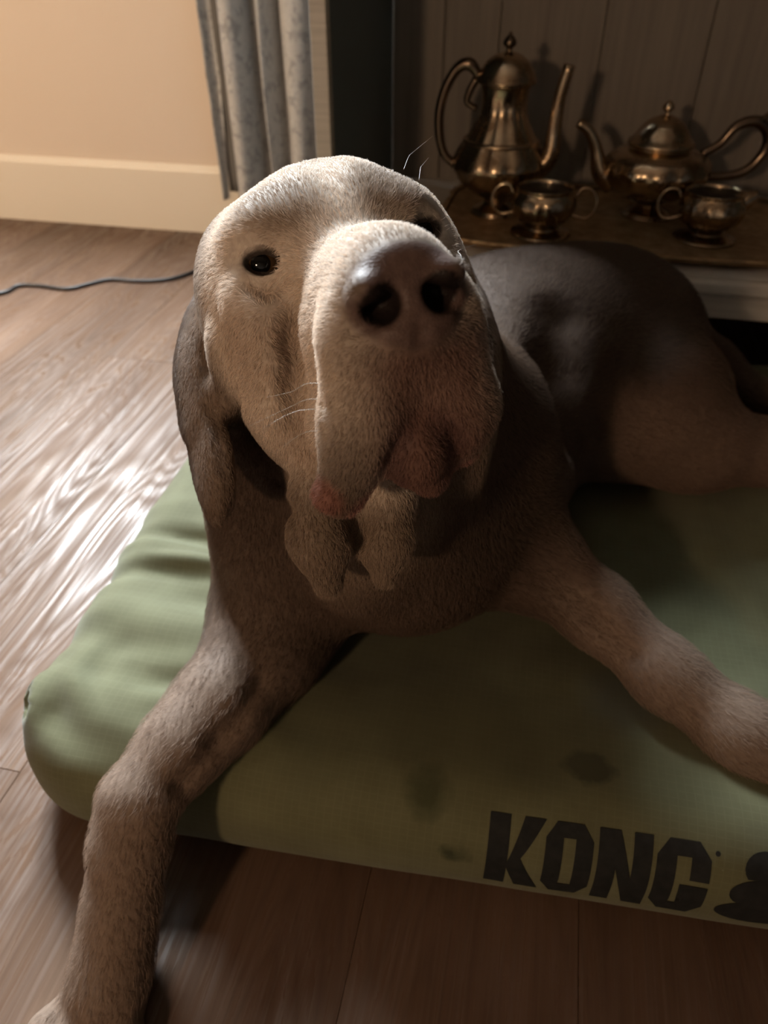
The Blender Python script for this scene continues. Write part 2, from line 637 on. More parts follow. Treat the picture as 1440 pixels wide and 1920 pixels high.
def plan(pts):
    pts = [np.array(p, float) for p in pts]
    ext = [2 * pts[0] - pts[1]] + pts + [2 * pts[-1] - pts[-2]]

    def fn(s, z):
        u = s * (len(pts) - 1)
        i = min(int(u), len(pts) - 2)
        t = u - i
        a, b, c, d = ext[i:i + 4]
        p = 0.5 * ((2 * b) + (-a + c) * t + (2 * a - 5 * b + 4 * c - d) * t * t + (-a + 3 * b - 3 * c + d) * t ** 3)
        w = 0.010 * math.sin(3.1 * z + 6 * s) + 0.006 * math.sin(9 * z + 17 * s)
        return p[0] + w * (0.3 + s) * 0.5, p[1] + 0.5 * w * math.sin(math.pi * s)
    return fn


ss = np.linspace(0, 1, 90)
zs_ = np.concatenate([np.linspace(0.03, 0.7, 45), np.linspace(0.75, 2.28, 24)])
zs2 = np.concatenate([np.linspace(0.095, 0.7, 40), np.linspace(0.75, 2.28, 24)])
cloth_strip('front_fold', plan([(-0.700, 1.700), (-0.690, 1.655), (-0.668, 1.640), (-0.650, 1.662), (-0.642, 1.715), (-0.630, 1.722),
                                (-0.616, 1.690), (-0.604, 1.668), (-0.590, 1.700), (-0.580, 1.728), (-0.566, 1.690), (-0.545, 1.640), (-0.520, 1.632),
                                (-0.505, 1.655), (-0.500, 1.72)]), zs_, ss, MAT['curtain_cloth'])
cloth_strip('hem_edge', plan([(-0.748, 1.700), (-0.741, 1.688), (-0.735, 1.694), (-0.730, 1.704)]), zs2, np.linspace(0, 1, 16), MAT['curtain_cloth'])
cloth_strip('lining', plan([(-0.732, 1.706), (-0.715, 1.708), (-0.692, 1.712)]), np.concatenate([np.linspace(0.11, 0.7, 20), np.linspace(0.8, 2.28, 10)]), np.linspace(0, 1, 8), MAT['curtain_lining'])
tube('curtain_rod', [(-2.5, 1.70, 2.30), (-1.4, 1.70, 2.30), (-0.45, 1.70, 2.30)], 0.012, MAT['dark_silver'], cur)

# ------------------------------------------------------------------ cabinet with open niche
CX0, CX1, CY0, CY1, CTOP = -0.318, 0.95, 1.05, 1.47, 1.40
cab = empty('console_cabinet', (0.3, 1.26, 0), 'grey painted console cabinet with dark open niche holding the silver tea set', 'cabinet')
box('stile', CX0, CX0 + .022, CY0, CY0 + .02, 0, CTOP - .03, MAT['cabinet_frame'], cab)
box('stile', CX1 - .03, CX1, CY0, CY0 + .02, 0, CTOP - .03, MAT['cabinet_frame'], cab)
box('side_panel', CX0 + .001, CX0 + .021, CY0 + .02, CY1, 0, CTOP - .03, MAT['cabinet_navy'], cab)
box('side_panel', CX1 - .021, CX1 - .001, CY0 + .02, CY1, 0, CTOP - .03, MAT['cabinet_navy'], cab)
bx = CX0 + .021
for w in (0.089, 0.093, 0.168, 0.165, 0.17, 0.17, 0.17, 0.17):
    x1 = min(bx + w, CX1 - .021)
    if x1 - bx > 0.01:
        box('back_board', bx + .0006, x1 - .0006, CY1, CY1 + .012, 0.0, CTOP - .03, MAT['cabinet_back'], cab, 0.0015)
    bx = x1
box('back_sheet', CX0 + .002, CX1 - .002, CY1 + .0125, CY1 + .018, 0.0, CTOP - .03, MAT['cabinet_frame'], cab, 0)  # added backing, stops light leaking through the board gaps
box('top_board', CX0 - .02, CX1 + .02, CY0 - .015, CY1 + .02, CTOP - .03, CTOP, MAT['cabinet_frame'], cab, 0.004)
box('shelf', CX0 + .0215, CX1 - .0215, CY0 + .012, CY1 - .0005, 0.203, 0.225, MAT['cabinet_frame'], cab)
box('shelf_nosing', CX0 + .0225, CX1 - .0305, CY0 - .008, CY0 + .0118, 0.203, 0.225, MAT['cabinet_frame'], cab, 0.007, 4)
box('shelf_apron', CX0 + .0225, CX1 - .0305, CY0 + .002, CY0 + .0118, 0.168, 0.2028, MAT['cabinet_frame'], cab, 0.003)
box('top_rail', CX0 + .0225, CX1 - .0305, CY0, CY0 + .018, CTOP - .075, CTOP - .0305, MAT['cabinet_frame'], cab)

# ------------------------------------------------------------------ tray and tea set
SH = 0.2255
TX0, TX1, TY0, TY1 = -0.165, 0.385, 1.078, 1.415
tray = empty('serving_tray', ((TX0 + TX1) / 2, (TY0 + TY1) / 2, SH), 'tarnished gold-brown metal serving tray with scalloped rim under the tea set', 'tray')


def tray_ring(inset, z, wav, n=200):
    cx, cy = (TX0 + TX1) / 2, (TY0 + TY1) / 2
    a, b = (TX1 - TX0) / 2 - inset, (TY1 - TY0) / 2 - inset
    out = []
    for k in range(n):
        t = 2 * math.pi * k / n
        c, s = math.cos(t), math.sin(t)
        e = 0.36
        r = 1 + wav * math.cos(40 * t)
        out.append((cx + a * r * math.copysign(abs(c) ** e, c), cy + b * r * math.copysign(abs(s) ** e, s), z + wav * 0.05 * math.cos(40 * t)))
    return out


def rings_mesh(name, rings, mat, parent, cap0=True, cap1=True):
    n = len(rings[0])
    verts = [v for r in rings for v in r]
    faces = [(i * n + k, i * n + (k + 1) % n, (i + 1) * n + (k + 1) % n, (i + 1) * n + k) for i in range(len(rings) - 1) for k in range(n)]
    if cap0:
        faces.append(tuple(range(n - 1, -1, -1)))
    if cap1:
        faces.append(tuple((len(rings) - 1) * n + k for k in range(n)))
    o = mesh_obj(name, verts, faces, mat, None, True)
    keep(o, parent)
    return o


rings_mesh('dish', [tray_ring(.030, SH + .0005, 0), tray_ring(.012, SH + .003, .0), tray_ring(.004, SH + .010, .002), tray_ring(.004, SH + .0125, .002),
                    tray_ring(.012, SH + .0105, .0), tray_ring(.026, SH + .006, 0), tray_ring(.030, SH + .0045, 0)], MAT['tray_metal'], tray)
rings_mesh('rim', [tray_ring(.0065, SH + .0127, .004), tray_ring(.001, SH + .011, .010), tray_ring(-.002, SH + .0135, .010), tray_ring(.001, SH + .0165, .010), tray_ring(.0065, SH + .0152, .004)], MAT['tray_metal'], tray, False, False)
TZ = SH + 0.0048       # surface the vessels stand on


def hollow(prof_out, wall=0.0018):
    return prof_out


# coffee pot
cx, cy = -0.083, 1.262
pot = empty('coffee_pot', (cx, cy, TZ), 'tall tarnished silver coffee pot with domed lid, left of the teapot', 'coffee pot')
b0 = TZ
lathe('body', smooth_profile([(.034, b0), (.038, b0 + .003), (.036, b0 + .008), (.022, b0 + .016), (.020, b0 + .022), (.038, b0 + .033), (.061, b0 + .050), (.072, b0 + .070),
                              (.071, b0 + .084), (.061, b0 + .102), (.047, b0 + .122), (.036, b0 + .143), (.0335, b0 + .160), (.036, b0 + .178), (.039, b0 + .186)]), cx, cy, MAT['tarnished_silver'], pot, 72, 12, .05, (b0 + .03, b0 + .17))
lathe('foot_ring', [(.037, b0), (.0405, b0 + .001), (.041, b0 + .003), (.038, b0 + .005)], cx, cy, MAT['tarnished_silver'], pot)
lathe('shoulder_band', [(.0565, b0 + .1055), (.0595, b0 + .107), (.0595, b0 + .110), (.0555, b0 + .112)], cx, cy, MAT['tarnished_silver'], pot)
lid = lathe('lid', smooth_profile([(.0435, b0 + .1865), (.0450, b0 + .189), (.0435, b0 + .192), (.0400, b0 + .200), (.031, b0 + .213), (.018, b0 + .222), (.006, b0 + .2255)]), cx, cy, MAT['tarnished_silver'], pot)
kn = lathe('finial', smooth_profile([(.005, b0 + .2250), (.004, b0 + .229), (.009, b0 + .2335), (.0095, b0 + .238), (.006, b0 + .243), (.003, b0 + .246), (.0015, b0 + .250)], 4), cx, cy, MAT['dark_silver'], pot, 24)
tube('spout', [(cx + .050, cy - .004, b0 + .062), (cx + .075, cy - .006, b0 + .088), (cx + .078, cy - .006, b0 + .125), (cx + .080, cy - .007, b0 + .170), (cx + .088, cy - .008, b0 + .212)],
     [.017, .014, .0105, .009, .0085], MAT['tarnished_silver'], pot, 16)
tube('handle', [(cx - .040, cy, b0 + .192), (cx - .056, cy, b0 + .208), (cx - .076, cy, b0 + .200), (cx - .094, cy, b0 + .165), (cx - .098, cy, b0 + .125), (cx - .088, cy, b0 + .085), (cx - .060, cy, b0 + .064)],
     [.006, .009, .0075, .0075, .0075, .0065, .006], MAT['dark_silver'], pot, 12)
tube('handle_scroll', [(cx - .042, cy, b0 + .150), (cx - .056, cy, b0 + .158), (cx - .054, cy, b0 + .172), (cx - .045, cy, b0 + .190)], [.004, .005, .006, .006], MAT['dark_silver'], pot, 10)

# teapot
cx, cy = 0.158, 1.300
tp = empty('teapot', (cx, cy, TZ), 'squat tarnished silver teapot with curved spout behind the small bowls', 'teapot')
lathe('body', smooth_profile([(.032, b0), (.037, b0 + .003), (.034, b0 + .008), (.021, b0 + .014), (.020, b0 + .019), (.040, b0 + .028), (.066, b0 + .043), (.080, b0 + .062),
                              (.080, b0 + .078), (.070, b0 + .092), (.050, b0 + .100), (.046, b0 + .104)]), cx, cy, MAT['tarnished_silver'], tp, 72, 12, .05, (b0 + .025, b0 + .092))
lathe('foot_ring', [(.0365, b0), (.0400, b0 + .001), (.0405, b0 + .003), (.037, b0 + .005)], cx, cy, MAT['tarnished_silver'], tp)
lathe('lid', smooth_profile([(.0485, b0 + .1045), (.0505, b0 + .107), (.0490, b0 + .110), (.042, b0 + .117), (.036, b0 + .126), (.026, b0 + .137), (.012, b0 + .144), (.005, b0 + .146)]), cx, cy, MAT['tarnished_silver'], tp)
lathe('finial', smooth_profile([(.004, b0 + .1455), (.0035, b0 + .149), (.008, b0 + .153), (.0085, b0 + .157), (.005, b0 + .162), (.0015, b0 + .165)], 4), cx, cy, MAT['tarnished_silver'], tp, 24)
tube('spout', [(cx - .062, cy - .012, b0 + .050), (cx - .084, cy - .016, b0 + .066), (cx - .096, cy - .018, b0 + .098), (cx - .110, cy - .020, b0 + .122), (cx - .128, cy - .022, b0 + .134)],
     [.019, .0145, .0095, .008, .0070], MAT['tarnished_silver'], tp, 16)
tube('handle', [(cx + .064, cy + .010, b0 + .092), (cx + .088, cy + .013, b0 + .108), (cx + .106, cy + .016, b0 + .132), (cx + .134, cy + .020, b0 + .138), (cx + .155, cy + .023, b0 + .120),
                (cx + .154, cy + .023, b0 + .092), (cx + .128, cy + .019, b0 + .066), (cx + .066, cy + .010, b0 + .058)], [.006, .0065, .0075, .0085, .0085, .008, .007, .006], MAT['dark_silver'], tp, 12)
tube('thumb_rest', [(cx + .138, cy + .020, b0 + .139), (cx + .146, cy + .021, b0 + .147), (cx + .150, cy + .021, b0 + .154)], [.006, .004, .002], MAT['dark_silver'], tp, 8)


def small_bowl(name, cx, cy, label, cat, creamer=False):
    r = empty(name, (cx, cy, TZ), label, cat)
    s = 1.0
    lathe('body', smooth_profile([(.030, b0 + .004), (.024, b0 + .010), (.026, b0 + .015), (.040, b0 + .026), (.0465, b0 + .040), (.045, b0 + .054), (.0405, b0 + .062), (.0415, b0 + .067),
                                  (.0405, b0 + .0675), (.0385, b0 + .063), (.0425, b0 + .052), (.043, b0 + .040), (.036, b0 + .028), (.020, b0 + .022), (.004, b0 + .021)]), cx, cy, MAT['tarnished_silver'], r, 64, 14, .05, (b0 + .02, b0 + .055))
    lathe('foot_ring', smooth_profile([(.040, b0), (.0455, b0 + .001), (.0445, b0 + .004), (.034, b0 + .007), (.028, b0 + .009)], 3), cx, cy, MAT['tarnished_silver'], r)
    lathe('inside', smooth_profile([(.0385, b0 + .0635), (.0420, b0 + .052), (.0425, b0 + .040), (.035, b0 + .029), (.019, b0 + .0228), (.003, b0 + .0222)], 3)[::-1], cx, cy, MAT['bowl_inside'], r)

    def ring_handle(sg):
        P = []
        for a in np.linspace(-2.35, 2.45, 12):
            P.append((cx + sg * (.059 + .0175 * math.cos(a)), cy + .001 * math.sin(a), b0 + .047 + .021 * math.sin(a)))
        P[0] = (cx + sg * .043, cy, b0 + .030)
        P[-1] = (cx + sg * .046, cy, b0 + .056)
        tube('handle', P, .0022, MAT['tarnished_silver'], r, 8)
    ring_handle(-1)
    if not creamer:
        ring_handle(1)
    else:
        tube('pouring_lip', [(cx + .034, cy, b0 + .050), (cx + .046, cy, b0 + .059), (cx + .058, cy, b0 + .0665)], [.016, .012, .006], MAT['tarnished_silver'], r, 14)
    return r


small_bowl('sugar_bowl', -0.006, 1.172, 'two-handled tarnished silver sugar bowl in front of the coffee pot', 'bowl')
small_bowl('creamer', 0.236, 1.200, 'tarnished silver cream jug with ring handle in front of the teapot', 'jug', True)

# ------------------------------------------------------------------ cable on the floor
cb = tube('power_cable', [(-2.2, 1.05, .0042), (-1.6, 1.14, .0042), (-1.18, 1.235, .0042), (-1.081, 1.277, .0042), (-1.069, 1.32, .0042), (-1.029, 1.331, .0042), (-0.96, 1.327, .0042), (-0.93, 1.357, .0042), (-0.896, 1.393, .0042), (-0.838, 1.397, .0042), (-0.786, 1.413, .0042), (-0.758, 1.439, .0042), (-0.737, 1.48, .0042), (-0.7, 1.55, .0042), (-0.64, 1.60, .0042), (-0.60, 1.62, .0042)], 0.0040, MAT['cable_rubber'], None, 8, 8)
tag(cb, 'thin black power cable lying in waves across the floor', 'cable')

# ------------------------------------------------------------------ implicit surfaces: bed and dog


def surface_nets(D, xs, ys, zs):
    S = D < 0
    nx, ny, nz = D.shape
    c = np.zeros((nx - 1, ny - 1, nz - 1), np.uint8)
    offs = [(i, j, k) for i in (0, 1) for j in (0, 1) for k in (0, 1)]
    for i, j, k in offs:
        c += S[i:nx - 1 + i, j:ny - 1 + j, k:nz - 1 + k]
    act = np.argwhere((c > 0) & (c < 8))
    I, J, K = act.T
    V = {o: D[I + o[0], J + o[1], K + o[2]] for o in offs}
    acc = np.zeros((len(act), 3))
    cnt = np.zeros(len(act))
    for a in offs:
        for ax in range(3):
            if a[ax] == 0:
                b = list(a)
                b[ax] = 1
                va, vb = V[a], V[tuple(b)]
                m = (va < 0) != (vb < 0)
                t = va / np.where(m, va - vb, 1)
                p = np.array(a, float)[None, :].repeat(len(act), 0)
                p[:, ax] = t
                acc[m] += p[m]
                cnt[m] += 1
    loc = acc / cnt[:, None]
    P = np.empty((len(act), 3))
    for ax, (arr, ind) in enumerate(((xs, I), (ys, J), (zs, K))):
        P[:, ax] = arr[ind] + loc[:, ax] * (arr[ind + 1] - arr[ind])
    ids = np.full(c.shape, -1, np.int32)
    ids[I, J, K] = np.arange(len(act))
    quads = []
    for ax in range(3):
        sl0 = [slice(1, -1)] * 3
        sl1 = [slice(1, -1)] * 3
        sl0[ax] = slice(0, -1)
        sl1[ax] = slice(1, None)
        A, B = S[tuple(sl0)], S[tuple(sl1)]
        e = np.argwhere(A != B)
        flip = A[tuple(e.T)]
        o1, o2 = [a for a in range(3) if a != ax]
        base = e.copy()
        for o in (o1, o2):
            base[:, o] += 1
        def cell(d1, d2):
            q = base.copy()
            q[:, o1] += d1
            q[:, o2] += d2
            return ids[tuple(q.T)]
        q = np.stack([cell(-1, -1), cell(0, -1), cell(0, 0), cell(-1, 0)], 1)
        rev = flip if ax != 1 else ~flip
        q[~rev] = q[~rev][:, ::-1]
        quads.append(q)
    Q = np.concatenate(quads)
    Q = Q[(Q >= 0).all(1)]
    return P, Q


def np_mesh(name, P, Q, mat):
    me = bpy.data.meshes.new(name)
    me.vertices.add(len(P))
    me.vertices.foreach_set('co', P.astype(np.float32).ravel())
    me.loops.add(Q.size)
    me.loops.foreach_set('vertex_index', Q.astype(np.int32).ravel())
    me.polygons.add(len(Q))
    me.polygons.foreach_set('loop_start', (np.arange(len(Q)) * Q.shape[1]).astype(np.int32))
    me.update(calc_edges=True)
    me.validate()
    me.polygons.foreach_set('use_smooth', np.ones(len(me.polygons), bool))
    me.materials.append(mat)
    return bpy.data.objects.new(name, me)


# ---- bed
BX0, BX1, BY0, BY1, BZ = -0.378, 0.660, 0.249, 1.040, 0.112
BR = 0.050


def vnoise(x, y, seed, scale):
    """smooth value noise in the plane"""
    r = np.random.default_rng(seed).random((64, 64))
    u, v = x * scale + 100, y * scale + 100
    i, j = np.floor(u).astype(int), np.floor(v).astype(int)
    fu, fv = u - i, v - j
    fu, fv = fu * fu * (3 - 2 * fu), fv * fv * (3 - 2 * fv)
    g = lambda a, b: r[a % 64, b % 64]
    return (g(i, j) * (1 - fu) + g(i + 1, j) * fu) * (1 - fv) + (g(i, j + 1) * (1 - fu) + g(i + 1, j + 1) * fu) * fv


def gauss(x, y, cx, cy, sx, sy):
    return np.exp(-((x - cx) / sx) ** 2 - ((y - cy) / sy) ** 2)


def bed_disp(x, y):
    d = 0.004 * (vnoise(x, y, 3, 9) - .5) + 0.003 * (vnoise(x, y, 5, 22) - .5)
    # creases running in from the left edge towards the elbow
    wy = y + 0.22 * (x + 0.30) + 0.045 * (vnoise(x, y, 8, 11) - .5)
    mask = np.exp(-((x + 0.27) / 0.10) ** 2) * np.exp(-((y - 0.44) / 0.13) ** 2)
    d += 0.0080 * np.sin(2 * np.pi * wy / 0.080 + 1.2) * mask
    d += 0.0030 * np.sin(2 * np.pi * (wy - .25 * (x + .3)) / 0.036 + 0.4) * mask * (0.4 + vnoise(x, y, 31, 16))
    # crease ring at the front left corner
    r = np.hypot(x + 0.285, y - 0.350)
    d += 0.004 * np.sin(2 * np.pi * r / 0.04) * np.exp(-((x + 0.33) / 0.05) ** 2 - ((y - 0.31) / 0.05) ** 2)
    # pressed in by the animal
    d -= 0.020 * gauss(x, y, -0.07, 0.52, 0.14, 0.13) + 0.018 * gauss(x, y, 0.10, 0.80, 0.20, 0.14)
    d -= 0.010 * gauss(x, y, -0.215, 0.30, 0.035, 0.07)
    d -= 0.008 * gauss(x, y, 0.13, 0.43, 0.06, 0.05)
    # plump middle of the front edge
    d += 0.006 * gauss(x, y, -0.10, 0.33, 0.10, 0.06)
    return d


BROT = math.radians(3.0)
BC, BS = math.cos(BROT), math.sin(BROT)
BPX, BPY = -0.36, 0.28


def bed_to_world(x, y):
    u, v = x - BPX, y - BPY
    return BPX + u * BC - v * BS, BPY + u * BS + v * BC


def bed_sdf(x, y, z):
    u, v = x - BPX, y - BPY
    return bed_local(BPX + u * BC + v * BS, BPY - u * BS + v * BC, z)


def bed_local(x, y, z):
    cx, cy = (BX0 + BX1) / 2, (BY0 + BY1) / 2
    hx, hy = (BX1 - BX0) / 2, (BY1 - BY0) / 2
    rc = 0.085
    qx, qy = np.abs(x - cx) - hx + rc, np.abs(y - cy) - hy + rc
    d2 = np.hypot(np.maximum(qx, 0), np.maximum(qy, 0)) + np.minimum(np.maximum(qx, qy), 0) - rc
    qz = np.abs(z - BZ / 2) - BZ / 2 + BR
    q1 = d2 + BR
    d = np.hypot(np.maximum(q1, 0), np.maximum(qz, 0)) + np.minimum(np.maximum(q1, qz), 0) - BR
    w = np.clip(z / (BZ * 0.9), 0, 1)
    w = w * w * (3 - 2 * w)
    d = d - bed_disp(x, y) * w
    # seam crease round the side at the corner + dog-ear tuck
    tx, ty, tz = x + 0.350, y - 0.318, z - 0.098
    ear = np.sqrt((tx / 0.017) ** 2 + (ty / 0.022) ** 2 + (tz / 0.016) ** 2)
    ear = (ear - 1) * 0.017
    h = np.maximum(0.016 - np.abs(d - ear), 0) / 0.016
    d = np.minimum(d, ear) - h * h * 0.016 / 4
    slit = np.sqrt(((tx + 0.012) / 0.008) ** 2 + ((ty + 0.010) / 0.015) ** 2 + ((tz - 0.003) / 0.010) ** 2)
    slit = (slit - 1) * 0.007
    return np.maximum(d, -slit)


bxs = np.arange(BX0 - .03, BX1 + .03, .0045)
bys = np.arange(BY0 - .03, BY1 + .03, .0045)
bzs = np.arange(-.02, BZ + .04, .0045)
G = np.meshgrid(bxs, bys, bzs, indexing='ij')
P, Q = surface_nets(bed_sdf(*G).astype(np.float32), bxs, bys, bzs)
P[:, 2] = np.maximum(P[:, 2], 0.001)
bed = empty('dog_bed', (0.13, 0.63, 0), 'worn olive green cushion dog bed with black lettering on the front edge', 'dog bed')
cushion = np_mesh('cushion', P, Q, MAT['bed_fabric'])
link(cushion)
keep(cushion, bed)


def bed_front_points(x, s):
    """points on the front edge of the bed: x along the edge, s the arc length from the top down."""
    a = s / BR                       # 0 = normal straight up
    ny, nz = -np.sin(a), np.cos(a)
    lo, hi = np.zeros_like(x), np.full_like(x, 0.12)
    for _ in range(24):
        mid = (lo + hi) / 2
        ins = bed_local(x, BY0 + BR + ny * mid, BZ - BR + nz * mid) < 0
        lo, hi = np.where(ins, mid, lo), np.where(ins, hi, mid)
    return lo, ny, nz


def print_on_bed(name, polys, x0, s0, w, h, parent, lift=0.0007):
    """flat print: polygons in a unit box (0..1, y up) laid on the curved front edge."""
    bm = bmesh.new()
    for poly in polys:
        bm.faces.new([bm.verts.new((a, b, 0)) for a, b in poly])
    bmesh.ops.triangulate(bm, faces=list(bm.faces))
    for _ in range(6):
        ln = [e for e in bm.edges if max(abs(e.verts[0].co.x - e.verts[1].co.x) * w, abs(e.verts[0].co.y - e.verts[1].co.y) * h) > 0.006]
        if not ln:
            break
        bmesh.ops.subdivide_edges(bm, edges=ln, cuts=1)
        bmesh.ops.triangulate(bm, faces=list(bm.faces))
    bm.verts.ensure_lookup_table()
    X = np.array([x0 + v.co.x * w for v in bm.verts])
    S_ = np.array([s0 + (1 - v.co.y) * h for v in bm.verts])
    r_, ny, nz = bed_front_points(X, S_)
    Yl, Zl = BY0 + BR + ny * (r_ + lift), BZ - BR + nz * (r_ + lift)
    Xw, Yw = bed_to_world(X, Yl)
    for i, v in enumerate(bm.verts):
        v.co = (Xw[i], Yw[i], Zl[i])
    bmesh.ops.recalc_face_normals(bm, faces=list(bm.faces))
    o = bm_obj(name, bm, MAT['print_ink'], None, True)
    keep(o, parent)
    return o


def strip(path, closed=False):
    return path


K_ = [[(0, 0), (.37, 0), (.37, 1), (0, 1)], [(.37, .42), (.62, 1), (1.0, 1), (.60, .50), (.98, 0), (.56, 0), (.37, .33)]]
O_ = [[(0, .18), (.22, 0), (.5, 0), (.5, .17), (.37, .17), (.37, .5), (0, .5)], [(.5, 0), (.78, 0), (1, .18), (1, .5), (.63, .5), (.63, .17), (.5, .17)],
      [(0, .5), (.37, .5), (.37, .83), (.5, .83), (.5, 1), (.22, 1), (0, .82)], [(.63, .5), (1, .5), (1, .82), (.78, 1), (.5, 1), (.5, .83), (.63, .83)]]
N_ = [[(0, 0), (.35, 0), (.35, .56), (.35, 1), (0, 1)], [(.35, .56), (.62, 0), (.65, 0), (.65, .46), (.40, 1), (.35, 1)], [(.65, 0), (1, 0), (1, 1), (.65, 1), (.65, .46)]]
G_ = [[(0, .18), (.22, 0), (.5, 0), (.5, .17), (.37, .17), (.37, .5), (0, .5)], [(0, .5), (.37, .5), (.37, .83), (.5, .83), (.5, 1), (.22, 1), (0, .82)],
      [(.5, 1), (.5, .83), (.64, .83), (.64, .57), (1, .57), (1, .82), (.78, 1)], [(.5, 0), (.78, 0), (1, .18), (1, .50), (.48, .50), (.48, .34), (.66, .34), (.66, .17), (.5, .17)]]


def ell(cx, cy, rx, ry, n=24):
    return [(cx + rx * math.cos(2 * math.pi * k / n), cy + ry * math.sin(2 * math.pi * k / n)) for k in range(n)]


LS0, LH = 0.030, 0.062
LX = 0.0165
for i, (poly, dx, ww) in enumerate(((K_, 0, 0.0395), (O_, 0.0400, 0.0330), (N_, 0.0765, 0.0360), (G_, 0.1155, 0.0360))):
    print_on_bed('printed_letter', poly, LX + dx, LS0, ww, LH, bed)
print_on_bed('printed_trademark', [ell(.5, .5, .5, .5, 12)], LX + 0.1535, LS0 + .004, 0.0035, 0.0035, bed)
em = [[(.5 + .26 * math.cos(a), .80 + .20 * math.sin(a)) for a in np.linspace(-.6, math.pi + .6, 16)],
      [(.5 + .40 * math.cos(a), .50 + .19 * math.sin(a)) for a in np.linspace(0, 2 * math.pi, 28)[:-1]],
      [(.5 + .50 * math.cos(a), .20 + .20 * math.sin(a)) for a in np.linspace(0, 2 * math.pi, 28)[:-1]]]
print_on_bed('printed_emblem', em, LX + 0.160, LS0, 0.056, LH, bed)

# ---- dog: one continuous implicit body
def axis(lo, hi, f0, f1, fine, coarse):
    a = np.arange(lo, f0, coarse)
    b = np.arange(f0, f1, fine)
    c = np.arange(f1, hi, coarse)
    return np.concatenate([a, b, c])


GX = axis(-0.36, 0.50, -0.255, 0.055, .0021, .0048)
GY = axis(0.03, 1.10, 0.225, 0.56, .0021, .0048)
GZ = axis(-0.01, 0.60, 0.27, 0.565, .0021, .0048)
FIELD = np.full((len(GX), len(GY), len(GZ)), 0.3, np.float32)
PRIMS = []


def local(lo, hi):
    s = []
    for ax, arr in enumerate((GX, GY, GZ)):
        i0 = max(int(np.searchsorted(arr, lo[ax])) - 1, 0)
        i1 = min(int(np.searchsorted(arr, hi[ax])) + 1, len(arr))
        s.append((i0, i1))
    sl = tuple(slice(a, b) for a, b in s)
    X = GX[sl[0]][:, None, None].astype(np.float32)
    Y = GY[sl[1]][None, :, None].astype(np.float32)
    Z = GZ[sl[2]][None, None, :].astype(np.float32)
    return sl, X, Y, Z


def ellipsoid(c, r, R=None):
    c, r = np.asarray(c, float), np.asarray(r, float)
    R = np.eye(3) if R is None else R          # columns: local axes in world

    def f(X, Y, Z):
        x, y, z = X - c[0], Y - c[1], Z - c[2]
        q = [x * R[0, i] + y * R[1, i] + z * R[2, i] for i in range(3)]
        k0 = np.sqrt((q[0] / r[0]) ** 2 + (q[1] / r[1]) ** 2 + (q[2] / r[2]) ** 2)
        k1 = np.sqrt((q[0] / r[0] ** 2) ** 2 + (q[1] / r[1] ** 2) ** 2 + (q[2] / r[2] ** 2) ** 2)
        return k0 * (k0 - 1) / np.maximum(k1, 1e-9)
    e = np.sqrt(((R * r[None, :]) ** 2).sum(1))
    return f, c - e, c + e


def rcone(a, b, ra, rb):
    a, b = np.asarray(a, float), np.asarray(b, float)
    d = b - a
    L2 = d @ d

    def f(X, Y, Z):
        x, y, z = X - a[0], Y - a[1], Z - a[2]
        t = np.clip((x * d[0] + y * d[1] + z * d[2]) / L2, 0, 1)
        return np.sqrt((x - t * d[0]) ** 2 + (y - t * d[1]) ** 2 + (z - t * d[2]) ** 2) - (ra + (rb - ra) * t)
    m = max(ra, rb)
    return f, np.minimum(a, b) - m, np.maximum(a, b) + m


def add(prim, k=0.01, flow=None):
    f, lo, hi = prim
    mg = k + 0.008
    sl, X, Y, Z = local(lo - mg, hi + mg)
    d = f(X, Y, Z).astype(np.float32)
    A = FIELD[sl]
    h = np.maximum(k - np.abs(A - d), 0) / k
    FIELD[sl] = np.minimum(A, d) - h * h * k / 4
    if flow is not None:
        PRIMS.append((f, np.asarray(flow, float)))


def cut(prim, k=0.005):
    f, lo, hi = prim
    mg = k + 0.006
    sl, X, Y, Z = local(lo - mg, hi + mg)
    d = -f(X, Y, Z).astype(np.float32)
    A = FIELD[sl]
    h = np.maximum(k - np.abs(A - d), 0) / k
    FIELD[sl] = np.maximum(A, d) + h * h * k / 4


def chain(pts, radii, k=0.012):
    for i in range(len(pts) - 1):
        a, b = np.array(pts[i]), np.array(pts[i + 1])
        add(rcone(a, b, radii[i], radii[i + 1]), k, (b - a))


# picture ray -> world point at depth t, used to place joints (same camera as above)
_p, _a = math.radians(PITCH), math.radians(YAW)
FW = np.array([-math.sin(_a) * math.cos(_p), math.cos(_a) * math.cos(_p), -math.sin(_p)])
RT = np.array([math.cos(_a), math.sin(_a), 0])
UP = np.cross(RT, FW)


def at(px, py, t):
    return np.array([0, 0, CAM_Z]) + t * (FW + RT * (px - 720) / FPX - UP * (py - 960) / FPX)


# head frame (fwd, right-in-picture, up), origin between the eyes
HO = np.array([-0.101, 0.374, 0.469])
_y, _pt, _rl = math.radians(26.2), math.radians(23.2), math.radians(6)
HF = np.array([math.sin(_y) * math.cos(_pt), -math.cos(_y) * math.cos(_pt), math.sin(_pt)])
_r = np.array([math.cos(_y), math.sin(_y), 0])
_u = np.cross(_r, -HF)
_u = _u if _u[2] > 0 else -_u
HR = _r * math.cos(_rl) + _u * math.sin(_rl)
HU = _u * math.cos(_rl) - _r * math.sin(_rl)
HM = np.stack([HF, HR, HU], 1)


def H(f, r, u):
    return HO + HM @ (np.array([f, r, u], float) / 100)


def hell(c, r, k=1.0, flow=None, rot=None, op=add):
    R = HM
    if rot is not None:
        R = HM @ np.array(Matrix.Rotation(math.radians(rot[1]), 3, rot[0]))
    p = ellipsoid(H(*c), np.array(r) / 100, R)
    if op is add:
        add(p, k / 100, None if flow is None else HM @ np.array(flow, float))
    else:
        cut(p, k / 100)


